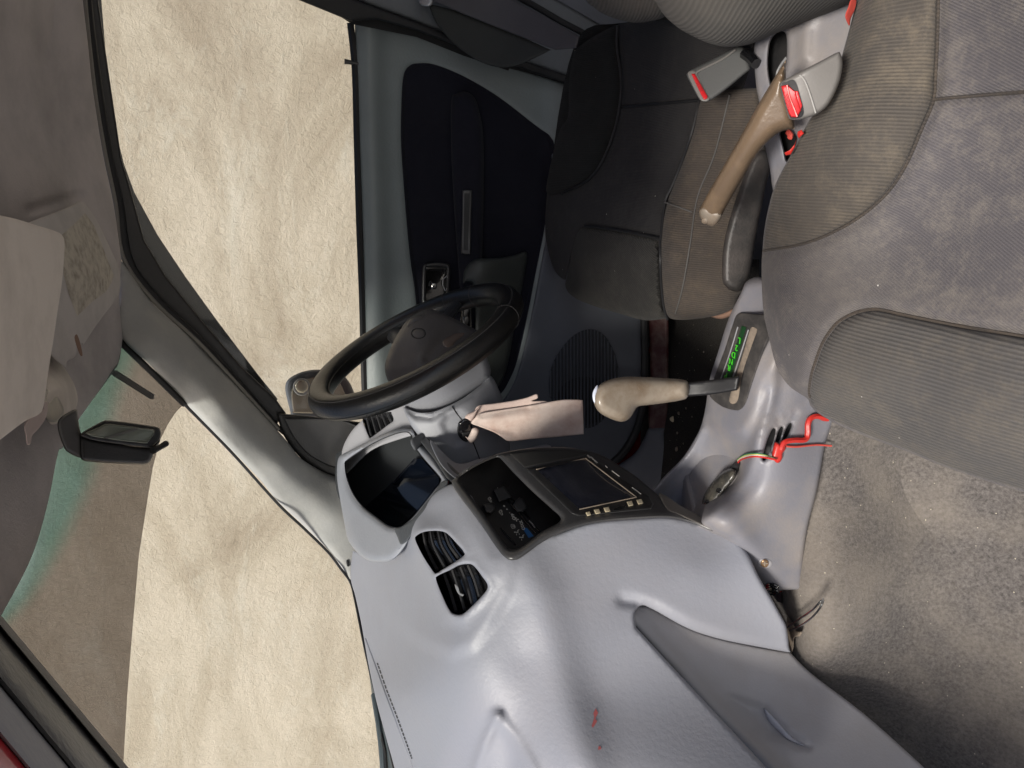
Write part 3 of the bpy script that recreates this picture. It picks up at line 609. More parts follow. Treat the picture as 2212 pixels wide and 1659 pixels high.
relief('slot_opening', [(1003, 418), (1015, 418), (1013, 480), (1011, 540), (1001, 540), (1002, 480)], FAr, M['rubber'], sf, 4, None, .004, lift=.0068, smooth=False)
hs = Field([(913, 569, 'x', .695), (970, 568, 'x', .695), (911, 645, 'x', .695)])
hd = relief('door_handle', [(912, 590), (914, 574), (922, 569), (945, 567), (965, 569), (972, 576), (972, 600), (970, 640), (966, 690), (958, 700), (918, 700), (912, 690), (911, 640)], hs, M['blacksat'], door, 4, (5, .005), .02, lift=.004,
       holes=[[(921, 584), (926, 577), (945, 576), (960, 577), (965, 584), (964, 620), (960, 680), (930, 685), (921, 678)]])
relief('handle_cup', [(918, 574), (968, 574), (966, 690), (917, 690)], hs, M['gloss'], hd, 6, None, .01, lift=-.014, smooth=False)
relief('handle_lever', [(922, 576), (963, 577), (965, 584), (960, 586), (924, 585)], hs, M['gloss'], hd, 3, (3, .003), .006, lift=.002)
relief('lever_sliver', [(962, 589), (957, 594), (950, 603), (955, 604)], hs, M['chrome'], hd, 3, None, .002, smooth=False, lift=-.008)
tube('lever_edge', hs.p([(966, 596), (957, 603), (956, 615), (962, 628)], -.008), .0012, M['silver'], hd)
c = hs.p([(937, 617)], -.006)[0]; box('handle_screw', c, [(1, 0, 0), (0, 1, 0), (0, 0, 1)], (.01, .013, .013), M['chrome'], hd, .004)
sw = relief('window_switch', [(993, 655), (1019, 655), (1018, 720), (995, 718)], FAr, M['gloss'], door, 5, (2, .002), .01, lift=.008, smooth=False)
for L in ([(1001, 664), (1001, 714)], [(1017, 664), (1018, 718)]): tube('trim_edge', FAr.p(L, .010), .0012, M['chrome'], sw)
relief('switch_rocker', [(1004, 688), (1010, 684), (1012, 692), (1007, 706), (1004, 700)], FAr, M['chrome'], sw, 3, None, .003, lift=.012)
# speaker grille: ribs clipped to the outline
door_skin = quad('door_skin', (.775, -.62, .34), (.775, .75, .34), (.775, .75, 1.0), (.775, -.62, 1.0), .01, M['paint']); door_skin.parent = door
gc = [(1277, 711), (1303, 722), (1322, 750), (1333, 780), (1337, 812), (1332, 850), (1318, 885), (1297, 912), (1270, 925), (1235, 915), (1205, 885), (1188, 855), (1186, 820), (1192, 790), (1205, 765), (1225, 738), (1250, 718)]
gr = relief('speaker_grille', gc, FDo, plastic('grille_back', (.035, .037, .042), .7, .2), door, 8, None, .003, lift=.006)
relief('speaker_cone', [(1262+60*math.cos(a), 866+52*math.sin(a)) for a in np.linspace(0, 2*math.pi, 17)[:-1]], FDo, M['rubber'], gr, 8, None, .001, lift=.0066)
GR = spline(gc); xx = 1189
bmV = []; bmF = []
while xx < 1337:
    T = np.c_[np.full(200, xx), np.linspace(700, 935, 200)]; ins = T[inside(T, GR)]
    if len(ins) > 3:
        y0, y1 = ins[0][1], ins[-1][1]; L = [(xx, y) for y in np.linspace(y0, y1, 12)]
        A = FDo.p([(a-1.7, b) for a, b in L], .008); B = FDo.p([(a+1.7, b) for a, b in L], .008); Cc = FDo.p(L, .0105)
        k = len(bmV); bmV += list(A)+list(Cc)+list(B)
        for i in range(11): bmF += [(k+i, k+i+1, k+12+i+1, k+12+i), (k+12+i, k+12+i+1, k+24+i+1, k+24+i)]
    xx += 7.35
obj('grille_ribs', bmV, bmF, M['doorlow'], gr)
# mirror sail
FSa = Field([(598, 893, 'x', .69), (780, 912, 'x', .70), (729, 1030, 'x', .69)])
sl_ = relief('mirror_sail', [(598, 893), (598, 893), (650, 897), (782, 912), (782, 912), (790, 1040), (790, 1040), (729, 1030), (693, 1017), (650, 990), (612, 940)], FSa, M['black'], door, 7, (6, .006), .02)
relief('sail_inset', [(612, 903), (612, 903), (770, 920), (770, 1018), (729, 1012), (700, 1002), (664, 980), (634, 945)], FSa, M['blacksat'], sl_, 8, (8, -.004), .003, lift=.003)
# window: glass, belt seal, black frame and smoked deflector
FWn = Field([(219, 0, 'x', .665), (768, 45, 'x', .735), (785, 900, 'x', .735), (500, 790, 'x', .70), (300, 480, 'x', .67)])
gl = relief('window_glass', [(205, -60), (222, 190), (262, 440), (330, 640), (600, 905), (800, 925), (790, 500), (775, 40), (640, -60)], FWn, M['glass'], door, 50, None, .004, smooth=False)
strip('belt_seal', [(757, 50), (767, 150), (771, 300), (776, 480), (782, 640), (786, 800), (790, 912)], FDo, .0065, M['rubber'], door, -.004)
FRM = [(186, -60), (186, 0), (208, 190), (232, 340), (254, 440), (272, 560), (330, 650), (425, 743), (516, 845), (596, 918), (618, 893)]
VIS = [(600, 862), (555, 806), (470, 694), (400, 597), (340, 507), (290, 415), (268, 355), (252, 290), (240, 210), (228, 110), (219, 0), (216, -60)]
relief('window_frame', FRM+[(596, 862), (520, 790), (440, 697), (358, 597), (312, 520), (285, 420), (262, 340), (240, 190), (212, 0), (212, -60)], FWn, M['black'], door, 8, (4, .004), .02, smooth=False, lift=.01)
df = relief('rain_deflector', [(205, -60), (206, 0), (230, 190), (254, 335), (276, 420), (304, 525), (350, 605), (430, 705), (510, 800), (590, 876)]+VIS, FWn, M['smoke'], door, 8, None, .004, smooth=False, lift=-.035)
FPl = FDo
kb = FDo.p([(752, 134)], .01)[0]; k0 = PT(775, 138, 'x', .70)
lk = tube('lock_knob', [k0, k0+(PT(752, 134, 'x', .70)-k0)*.5, PT(750, 133.5, 'x', .70), PT(744, 133, 'x', .70)], [.0035, .0035, .0042, .0046], M['blacksat'], door, 10)
# outside mirror (turns on its own pivot)
dm = thing('door_mirror', 'dark outside mirror with small round stick-on mirror, beyond the driver window', 'mirror')
FM = Field([(640, 840, 'x', .86), (760, 840, 'x', .98), (640, 893, 'x', .87)])
relief('housing', [(628, 893), (620, 862), (616, 838), (622, 820), (645, 806), (673, 799), (705, 799), (735, 805), (755, 826), (768, 855), (785, 893), (785, 905), (630, 905)], FM, plastic('mirror_shell', (.075, .08, .09), .5, .5, 300), dm, 6, (12, .02), .06)
relief('mirror_glass', [(634, 888), (630, 860), (632, 840), (645, 824), (680, 815), (715, 815), (732, 825), (745, 850), (756, 880), (756, 892), (636, 892)], FM, plastic('mirror_face', (.5, .45, .36), .15, 0, metal=.6), dm, 7, (3, .002), .01, lift=.004)
FMr = Field([(640, 840, 'x', .84), (760, 840, 'x', .96), (640, 893, 'x', .85)])
el = [(652+19*math.cos(a), 836+19*math.sin(a)) for a in np.linspace(0, 2*math.pi, 15)[:-1]]
sm_ = relief('blind_spot_mirror', el, FMr, M['silver'], dm, 4, (4, .003), .012, lift=.008)
relief('round_glass', [(652+14*math.cos(a), 835+14*math.sin(a)) for a in np.linspace(0, 2*math.pi, 15)[:-1]], FMr, plastic('round_face', (.55, .50, .40), .1, 0, metal=.6), sm_, 4, (10, .004), .003, lift=.012)

# ------------------------------------------------------------------ driver's seat
ds = thing('driver_seat', 'driver seat in dark grey cloth, worn brown along the near bolster', 'car seat', group='front seats')
FDs = Field([(1182, 417, 'z', .69), (1250, 300, 'z', .69), (1250, 110, 'z', .70), (1256, 494, 'z', .685), (1500, 300, 'z', .665), (1400, 300, 'z', .655), (1430, 120, 'z', .66), (1600, 100, 'z', .66),
             (1230, 610, 'z', .665), (1300, 640, 'z', .655), (1390, 686, 'z', .635), (1330, 530, 'z', .672), (1430, 560, 'z', .68), (1440, 670, 'z', .645), (1592, 660, 'x', .145), (1510, 600, 'x', .165), (1640, 330, 'x', .125), (1560, 330, 'x', .15), (1600, 560, 'x', .14)],
            [blob(1420, 380, 90, 130, -.012), ridge([(1500, 240), (1470, 360), (1450, 470), (1445, 560)], 34, .010)])
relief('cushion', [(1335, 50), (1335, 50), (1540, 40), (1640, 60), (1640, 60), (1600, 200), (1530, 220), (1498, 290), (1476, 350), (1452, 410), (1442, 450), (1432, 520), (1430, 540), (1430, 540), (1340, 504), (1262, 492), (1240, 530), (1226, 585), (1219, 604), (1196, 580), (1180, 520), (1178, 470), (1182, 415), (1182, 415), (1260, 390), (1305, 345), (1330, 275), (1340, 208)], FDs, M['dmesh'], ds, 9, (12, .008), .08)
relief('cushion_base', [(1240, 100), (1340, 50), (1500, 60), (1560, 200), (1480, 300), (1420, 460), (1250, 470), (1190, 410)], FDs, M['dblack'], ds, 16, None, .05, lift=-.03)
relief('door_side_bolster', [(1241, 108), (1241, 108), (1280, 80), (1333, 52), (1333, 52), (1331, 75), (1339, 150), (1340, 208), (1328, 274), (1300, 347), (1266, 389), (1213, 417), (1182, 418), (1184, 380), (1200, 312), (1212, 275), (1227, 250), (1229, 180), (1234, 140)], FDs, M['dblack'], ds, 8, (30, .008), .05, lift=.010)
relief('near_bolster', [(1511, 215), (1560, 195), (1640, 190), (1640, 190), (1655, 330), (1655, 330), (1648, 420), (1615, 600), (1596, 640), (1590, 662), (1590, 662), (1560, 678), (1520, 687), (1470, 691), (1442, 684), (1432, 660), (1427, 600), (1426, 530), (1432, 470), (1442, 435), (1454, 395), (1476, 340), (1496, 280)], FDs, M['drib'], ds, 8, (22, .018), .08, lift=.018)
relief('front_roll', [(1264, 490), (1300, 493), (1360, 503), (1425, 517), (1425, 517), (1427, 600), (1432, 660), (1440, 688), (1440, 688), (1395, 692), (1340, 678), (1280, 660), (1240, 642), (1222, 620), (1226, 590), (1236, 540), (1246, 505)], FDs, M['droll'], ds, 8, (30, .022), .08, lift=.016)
for L in ([(1576, 205), (1544, 332), (1507, 425), (1491, 526), (1475, 619), (1459, 678)], [(1436, 437), (1465, 447), (1495, 458)]):
    strip('seam', L, FDs, .0012, M['thread'], ds, .0185)
strip('seam', [(1340, 232), (1400, 226), (1460, 221), (1515, 216)], FDs, .0022, M['rubber'], ds, .002)
for L in ([(1262, 489), (1300, 492), (1360, 502), (1426, 516)], [(1426, 516), (1428, 600), (1434, 660), (1442, 690)], [(1511, 217), (1496, 283), (1476, 342), (1453, 400), (1436, 440), (1427, 520)], [(1334, 55), (1333, 100), (1341, 160), (1341, 208), (1329, 276), (1301, 348), (1267, 391), (1214, 418)]):
    strip('seam', L, FDs, .0022, M['rubber'], ds, .010)
sc_ = relief('side_cover', [(1642, 325), (1662, 335), (1664, 362), (1655, 400), (1646, 445), (1636, 490), (1622, 580), (1612, 610), (1598, 629), (1580, 628), (1567, 618), (1560, 600), (1563, 530), (1580, 460), (1602, 395), (1622, 345)], along([(1650, 340, 'x', .12), (1600, 610, 'x', .12)]), plastic('seat_side_plastic', (.022, .021, .020), .45, .3, 600, dirt=(.12, .10, .09), dirtamt=.5), ds, 6, (14, .010), .03, lift=.030)
relief('foam_edge', [(1533, 682), (1560, 676), (1584, 666), (1592, 660), (1590, 672), (1575, 684), (1555, 689)], [(1530, 684, 'x', .17), (1592, 660, 'x', .15), (1560, 690, 'x', .16)], M['foam'], ds, 5, (6, .006), .02)
# backrest: its near bolster shows at the top edge
FBd = Field([(1266, -20, 'x', .24), (1335, 42, 'x', .20), (1404, 45, 'x', .17), (1340, -60, 'x', .17), (1200, -120, 'x', .26)])
relief('backrest', [(1240, -60), (1266, 0), (1282, 15), (1300, 28), (1335, 42), (1370, 49), (1404, 46), (1436, 36), (1470, 0), (1500, -120), (1500, -330), (1300, -400), (1200, -330)], FBd, M['bulge'], ds, 8, (40, .04), .08)

# ------------------------------------------------------------------ centre console
con = thing('centre_console', 'grey plastic console with gear gate, open tray and three side slots', 'console')
GB = [(1590, 618), (1616, 606), (1650, 600), (1700, 640), (1700, 720), (1675, 790), (1651, 844), (1640, 885), (1627, 915), (1606, 941), (1590, 944), (1565, 938), (1540, 922), (1524, 896), (1524, 861), (1533, 819), (1550, 764), (1574, 688)]
SL = [[(1669, 926), (1675, 931), (1668, 960), (1655, 990), (1649, 994), (1648, 985), (1658, 950)], [(1687, 922), (1691, 926), (1686, 945), (1677, 965), (1673, 970), (1674, 958), (1680, 936)], [(1706, 914), (1710, 918), (1704, 935), (1695, 950), (1689, 956), (1691, 945), (1699, 925)]]
FC = Field([(1675, 792, 'x', -.062), (1637, 930, 'x', -.064), (1623, 1000, 'x', -.064), (1557, 1090, 'x', -.062), (1526, 1118, 'x', -.062), (1745, 861, 'x', -.074), (1783, 958, 'x', -.078), (1746, 1125, 'x', -.082), (1732, 1272, 'x', -.09), (1660, 1250, 'x', -.086), (1640, 1150, 'x', -.08),
            (1533, 819, 'x', .07), (1505, 941, 'x', .074), (1411, 1056, 'x', .08), (1590, 780, 'z', .672), (1590, 700, 'z', .672), (1620, 640, 'z', .668), (1580, 930, 'z', .665), (1500, 1010, 'z', .66), (1540, 1040, 'z', .655), (1440, 1080, 'z', .69), (1480, 1110, 'z', .69), (1590, 1000, 'z', .658)],
           [step_in(GB, 15, .015), ridge([(1700, 740), (1676, 800), (1662, 870), (1642, 935), (1628, 985), (1610, 1029), (1590, 1053), (1566, 1078), (1530, 1114), (1490, 1150)], 14, .010),
            ridge([(1516, 930), (1494, 975), (1470, 1000), (1430, 1042), (1395, 1075)], 10, .008), ridge([(1670, 1300), (1637, 1262), (1605, 1218), (1572, 1180), (1530, 1160)], 22, -.035), blob(1558, 1028, 62, 42, -.030, -40), blob(1478, 1090, 60, 45, -.028, -40)]
           + [ridge([a[0], a[3]], 7, -.004) for a in ([(1684, 906), 0, 0, (1662, 985)], [(1701, 898), 0, 0, (1680, 950)], [(1718, 892), 0, 0, (1698, 940)])])
relief('console_shell', [(1615, 606), (1650, 602), (1690, 660), (1720, 760), (1760, 850), (1802, 905), (1802, 905), (1783, 958), (1772, 1017), (1762, 1069), (1746, 1131), (1738, 1181), (1734, 1230), (1732, 1273), (1732, 1273), (1687, 1275), (1662, 1275), (1662, 1275), (1633, 1254), (1608, 1210), (1575, 1170), (1540, 1152), (1480, 1126), (1398, 1068), (1411, 1056), (1436, 1028), (1477, 986), (1505, 941), (1516, 915), (1524, 880), (1533, 819), (1550, 764), (1574, 688), (1600, 634)], FC, M['console'], con, 7, (7, .007), .03, holes=SL+[[(1600, 684), (1625, 685), (1657, 690), (1660, 712), (1639, 760), (1615, 829), (1603, 865), (1596, 876), (1587, 878), (1563, 869), (1542, 853), (1547, 835), (1555, 809), (1574, 758), (1590, 706)]])
relief('slot_backing', [(1640, 900), (1725, 900), (1715, 960), (1660, 1010), (1636, 1000)], FC, M['rubber'], con, 14, None, .004, smooth=False, lift=-.02)
# gear gate
FG = Field([(1597, 685, 'x', .012), (1588, 878, 'x', -.035), (1540, 853, 'x', .035), (1655, 712, 'x', -.03)])
FG = Field([(1597, 685, 'z', .684), (1588, 878, 'z', .678), (1540, 853, 'z', .678), (1655, 712, 'z', .684)])
gp = relief('gate_plate', [(1594, 678), (1625, 678), (1664, 684), (1668, 712), (1647, 762), (1623, 832), (1611, 870), (1600, 884), (1586, 886), (1558, 877), (1533, 855), (1538, 835), (1546, 807), (1565, 756), (1582, 704)], FG, M['plate'], con, 6, (4, .002), .01, lift=.001)
relief('letter_strip', [(1602, 704), (1612, 707), (1596, 760), (1579, 812), (1572, 828), (1562, 826), (1585, 762)], FG, M['greendark'], gp, 6, None, .002, lift=.003, smooth=False)
for L in ([(1594, 706), (1577, 762), (1556, 822)], [(1617, 712), (1600, 765), (1582, 820)]):
    strip('gate_rib', L, FG, .0009, M['silver'], gp, .0028)
relief('gear_slot', [(1624, 707), (1634, 710), (1635, 716), (1622, 752), (1603, 810), (1595, 860), (1586, 872), (1576, 868), (1578, 850), (1590, 812), (1605, 765), (1617, 722)], FG, M['dust'], gp, 6, None, .002, lift=.0022)
rgt = (1, 0, 0)
def tx_on(F, body, t, size, mat, parent, right=(1, 0, 0), lift=.002, **k):
    p = F.p([t], lift)[0]; q = F.p([(t[0]+6, t[1])], lift)[0]; r = F.p([(t[0], t[1]+6)], lift)[0]
    nn = Vector(q-p).cross(Vector(r-p)).normalized()
    if nn.dot(Vector(CP-p)) < 0: nn = -nn
    rr = Vector(right); rr = (rr-nn*rr.dot(nn)).normalized(); up = nn.cross(rr)
    return text('lettering', body, p, rr, up, size, mat, parent, **k)
for ch, t in zip('L2DNRP', [(1597, 735), (1591, 751), (1584.5, 766), (1579, 780), (1575, 794), (1568, 811)]):
    tx_on(FG, ch, t, .0100, M['green'], gp, lift=.0052, bold=.0001, sx=1.05)
# rear part of the console with the handbrake well
FCr = Field([(1631, 139, 'z', .685), (1690, 66, 'z', .685), (1811, 162, 'z', .665), (1675, 412, 'z', .665), (1740, 200, 'z', .68), (1860, 0, 'z', .66)], [ridge([(1760, 20), (1742, 60), (1738, 120)], 16, .006)])
well = [(1668, 82), (1680, 70), (1692, 68), (1699, 80), (1699, 129), (1690, 175), (1676, 210), (1664, 178), (1659, 139), (1662, 100)]
w2 = [(1686, 285), (1705, 284), (1722, 298), (1712, 330), (1700, 348), (1693, 320)]
relief('rear_console', [(1632, 88), (1660, 70), (1690, 40), (1760, 0), (1860, -40), (1880, 40), (1840, 180), (1760, 320), (1700, 420), (1672, 415), (1663, 364), (1650, 300), (1640, 222), (1634, 190), (1630, 139)], FCr, M['console'], con, 7, (8, .008), .05, holes=[well, w2])
relief('well_floor', [(1640, 60), (1710, 50), (1740, 260), (1730, 360), (1680, 360), (1650, 200)], FCr, M['black'], con, 12, None, .004, lift=-.03, smooth=False)
strip('well_edge', [(1699, 124), (1686, 142), (1679, 158), (1678, 175)], FCr, .0016, M['silver'], con, -.012)

# gear lever
gl_ = thing('gear_lever', 'gear lever with worn silver-beige knob on a flat black shaft', 'gear lever')
FGl = along([(1600, 830, 'z', .695), (1490, 840, 'x', -.002), (1300, 860, 'x', -.006)])
relief('shaft', [(1480, 827), (1480, 827), (1540, 820), (1598, 812), (1598, 812), (1592, 843), (1592, 843), (1540, 852), (1482, 857), (1482, 857)], FGl, M['shaft'], gl_, 6, (5, .004), .02)
relief('knob', [(1470, 819), (1440, 817), (1383, 814), (1350, 814), (1324, 818), (1303, 826), (1290, 838), (1283, 858), (1285, 876), (1294, 890), (1307, 899), (1325, 907), (1342, 911), (1356, 907), (1365, 898), (1371, 888), (1380, 878), (1410, 874), (1440, 870), (1474, 864), (1485, 858), (1489, 842), (1485, 824)], FGl, M['knobtop'], gl_, 4, (24, .017), .02, lift=.016)
relief('knob_button', [(1292, 834), (1285, 838), (1280, 850), (1281, 864), (1286, 873), (1292, 874)], FGl, M['bluewhite'], gl_, 3, (6, .003), .012, lift=.004)

# handbrake
hb = thing('handbrake', 'worn brown handbrake lever raised between the seats', 'handbrake')
FHb = along([(1520, 470, 'x', .015), (1640, 330, 'z', .735), (1700, 200, 'z', .735)])
relief('grip', [(1697, 130), (1697, 130), (1669, 174), (1640, 222), (1617, 263), (1588, 315), (1560, 364), (1538, 402), (1519, 437), (1510, 455), (1513, 468), (1524, 480), (1536, 487), (1547, 485), (1556, 472), (1568, 449), (1590, 410), (1612, 372), (1630, 342), (1648, 318), (1673, 293), (1694, 282), (1716, 279), (1716, 279), (1714, 230), (1700, 185)], FHb, M['brownlever'], hb, 5, (26, .016), .02, lift=.012)
relief('end_cap', [(1511, 455), (1521, 447), (1540, 453), (1559, 463), (1552, 480), (1541, 488), (1526, 484), (1513, 470)], FHb, M['beige'], hb, 4, (16, .010), .01, lift=.0125)
relief('release_button', [(1523+8*math.cos(a), 477+7*math.sin(a)) for a in np.linspace(0, 2*math.pi, 11)[:-1]], FHb, M['beige'], hb, 3, (6, .004), .008, lift=.012)
strip('shredded_trim', [(1702, 284), (1708, 292), (1706, 298)], FCr, .003, M['dustred'], hb, .012)

# ------------------------------------------------------------------ belt buckles
b1 = thing('seat_buckle', 'grey belt buckle with narrow red button leaning on the driver seat', 'belt buckle', group='belt buckles between the seats')
F1 = Field([(1485, 165, 'x', .10), (1600, 100, 'x', .085), (1537, 216, 'x', .075), (1620, 143, 'x', .07)])
relief('buckle_shell', [(1484, 164), (1486, 157), (1495, 150), (1545, 125), (1588, 103), (1598, 100), (1608, 104), (1615, 122), (1621, 142), (1619, 151), (1606, 162), (1570, 192), (1540, 214), (1526, 220), (1514, 217), (1508, 210), (1496, 188)], F1, M['greyb'], b1, 5, (9, .008), .02, lift=.02)
strip('shell_edge', [(1504, 160), (1512, 152), (1560, 128), (1588, 108)], F1, .0012, M['greyb2'], b1, .0215)
relief('release_face', [(1486, 161), (1491, 153), (1499, 152), (1505, 157), (1530, 206), (1533, 214), (1527, 219), (1516, 218), (1510, 211), (1497, 187)], F1, M['greyb2'], b1, 4, (4, .002), .004, lift=.0215)
rb = relief('red_button', [(1493, 159), (1501, 159), (1529, 208), (1528, 213), (1521, 216), (1514, 204)], F1, M['red'], b1, 4, (3, .002), .004, lift=.0235, smooth=False)
d_ = F1.p([(1524, 208)])[0]-F1.p([(1500, 166)])[0]
pp = F1.p([(1512, 187)], .0245)[0]; nn_ = Vector(CP-pp).normalized()
text('lettering', 'PRESS', pp, -Vector(d_), nn_.cross(-Vector(d_)), .0050, plastic('dark_red', (.44, .012, .016), .5, 0), rb)
tube('buckle_stalk', FCr.p([(1608, 116), (1622, 126), (1634, 138)], .008), .006, M['gloss'], b1)
b2 = thing('seat_buckle', 'grey belt buckle with broad broken red button beside the passenger seat', 'belt buckle', group='belt buckles between the seats')
F2 = Field([(1684, 183, 'z', .785), (1736, 151, 'z', .775), (1815, 119, 'z', .745), (1710, 258, 'z', .775), (1764, 246, 'z', .755)])
relief('buckle_shell', [(1684, 186), (1686, 179), (1697, 171), (1736, 151), (1780, 128), (1809, 113), (1816, 117), (1820, 140), (1812, 180), (1790, 225), (1764, 247), (1742, 255), (1724, 259), (1708, 258), (1702, 251), (1694, 222)], F2, M['greyb2'], b2, 5, (9, .008), .025, lift=.02)
strip('shell_seam', [(1727, 162), (1738, 174), (1750, 205), (1762, 244)], F2, .0007, M['greyl'], b2, .0215)
relief('mouth', [(1688, 183), (1700, 176), (1712, 172), (1720, 180), (1728, 206), (1736, 240), (1730, 253), (1712, 256), (1705, 250), (1696, 220)], F2, M['rubber'], b2, 5, None, .004, lift=.0212)
relief('red_button', [(1687, 186), (1694, 184), (1701, 183), (1714, 194), (1718, 196), (1731, 238), (1722, 254), (1709, 253), (1704, 246), (1696, 220)], F2, M['red'], b2, 4, (3, .003), .005, lift=.0245, smooth=False)
rb = relief('torn_teeth', [(1717, 196), (1724, 197), (1733, 228), (1730, 237), (1729, 241), (1724, 232)], F2, M['red'], b2, 3, (1.5, .001), .003, lift=.0232, smooth=False)
strip('button_crease', [(1700, 184), (1706, 210), (1716, 236), (1722, 252)], F2, .0008, M['redtape'], b2, .0248)
d_ = F2.p([(1710, 244)])[0]-F2.p([(1696, 196)])[0]; pp = F2.p([(1702, 219)], .0253)[0]; nn_ = Vector(CP-pp).normalized()
text('lettering', 'PRESS', pp, -Vector(d_), nn_.cross(-Vector(d_)), .0048, plastic('dark_red', (.44, .012, .016), .5, 0), b2)

# ------------------------------------------------------------------ passenger seat
ps = thing('passenger_seat', 'near passenger seat in faded grey ribbed and mesh cloth', 'car seat', group='front seats')
OUT = [(1870, -80), (1851, 0), (1835, 61), (1815, 134), (1803, 174), (1774, 227), (1746, 263), (1714, 324), (1681, 385), (1665, 429), (1652, 490), (1647, 540), (1645, 590), (1649, 672), (1661, 729), (1675, 785), (1690, 815), (1706, 835), (1727, 850), (1745, 862), (1752, 878), (1770, 894), (1817, 921), (1887, 949), (1956, 974), (2030, 1004), (2110, 1032), (2212, 1063), (2330, 1090), (2330, 1090), (2330, -80), (2330, -80)]
EDG = [(1851, -80), (1851, 0), (1835, 61), (1803, 174), (1746, 263), (1681, 385), (1652, 490), (1645, 590), (1661, 729), (1706, 835), (1752, 878), (1887, 949), (2030, 1004), (2330, 1090)]
BOLS = [(2030, -60), (2027, 0), (2025, 80), (2021, 162), (2017, 215), (1989, 283), (1957, 356), (1916, 417), (1855, 470), (1782, 510), (1722, 530), (1649, 542)]
THI = [(1750, 858), (1748, 844), (1752, 815), (1758, 792), (1776, 743), (1797, 710), (1817, 691), (1852, 674), (1894, 668), (1956, 681), (2030, 696), (2120, 712), (2330, 745)]
FP = Field([(1851, 0, 'z', .735), (1746, 263, 'z', .74), (1655, 480, 'z', .735), (1661, 729, 'z', .73), (1752, 878, 'z', .715), (1887, 949, 'z', .69), (2212, 1063, 'z', .665), (2300, 700, 'z', .70), (2212, 300, 'z', .70), (2050, 100, 'z', .705), (1950, 500, 'z', .70), (1850, 300, 'z', .74), (1760, 450, 'z', .735), (1850, 600, 'z', .715), (1850, 760, 'z', .72), (2050, 880, 'z', .71), (2212, 880, 'z', .705), (2250, -60, 'z', .73)],
           [lambda T: -.030*np.exp(-(seg_dist(T, EDG)/26)**1.3), ridge(BOLS, 16, -.006), ridge(THI, 12, -.007),
            ridge([(2022, 170), (2017, 215), (2100, 207), (2330, 190)], 10, -.004), blob(1870, 250, 110, 190, .010, 25), blob(1900, 820, 110, 90, .010)])
relief('cushion', OUT, FP, M['mesh'], ps, 9, (14, .010), .10, lift=0)
relief('side_bolster', [(2030, -80)]+BOLS+[(1646, 560)]+[p for p in reversed(OUT[:16])], FP, M['rib'], ps, 9, (5, .0035), .01, lift=.0035) if False else None
def inset(o, mat, name): return relief(name, o, FP, mat, ps, 9, (4, .003), .01, lift=.003)
inset([(1872, -80), (1872, -80), (1853, 0), (1837, 61), (1817, 134), (1805, 174), (1776, 228), (1748, 265), (1716, 326), (1684, 386), (1668, 430), (1655, 490), (1650, 539), (1650, 539), (1722, 527), (1782, 507), (1853, 467), (1912, 415), (1953, 354), (1985, 282), (2013, 214), (2017, 162), (2021, 80), (2023, 0), (2026, -80), (2026, -80)], M['rib'], 'side_bolster')
inset([(1754, 872), (1752, 844), (1756, 815), (1762, 793), (1780, 745), (1800, 714), (1820, 694), (1853, 678), (1894, 672), (1956, 685), (2030, 700), (2120, 716), (2326, 748), (2326, 748), (2326, 1084), (2326, 1084), (2212, 1058), (2110, 1028), (2030, 1000), (1956, 969), (1887, 944), (1817, 915), (1774, 892)], M['ribcool'], 'thigh_panel')
for L in (BOLS, THI, [(2017, 215), (2060, 211), (2120, 206), (2212, 199), (2330, 188)]):
    strip('seam', L, FP, .0014, M['drib'], ps, .001)
# backrest bolster hanging over the console at the top
FBp2 = Field([(1414, 0, 'x', .03), (1527, 90, 'x', -.02), (1640, 88, 'x', -.06), (1762, 36, 'x', -.10), (1620, -80, 'x', -.14), (1450, -120, 'x', -.02), (1900, -100, 'x', -.2)])
relief('backrest', [(1395, -60), (1402, -30), (1414, 0), (1434, 32), (1455, 52), (1479, 69), (1527, 92), (1568, 101), (1608, 98), (1641, 88), (1681, 70), (1762, 38), (1843, 4), (1900, -30), (2000, -200), (1950, -450), (1500, -500), (1380, -300)], FBp2, M['bulge'], ps, 8, (60, .05), .08)
rr_ = thing('torn_red_tape', 'scrap of red tape hanging behind the passenger seat cushion', 'tape')
relief('tape_scrap', [(1838, 0), (1850, 0), (1846, 22), (1838, 40), (1835, 56), (1828, 44), (1826, 32), (1832, 16)], FP, M['dustred'], rr_, 4, (3, .002), .003, lift=.012)
tr2 = thing('torn_red_plastic', 'small torn bits of red plastic beside the handbrake well', 'plastic scrap')
relief('scrap', [(1694, 330), (1706, 324), (1716, 312), (1721, 300), (1717, 318), (1708, 334), (1697, 336)], FP, M['redtape'], tr2, 3, (2, .002), .003, lift=.02, smooth=False)
relief('scrap', [(1723, 284), (1732, 280), (1737, 288), (1730, 294), (1726, 300), (1722, 292)], FP, M['redtape'], tr2, 3, (2, .002), .003, lift=.02, smooth=False)

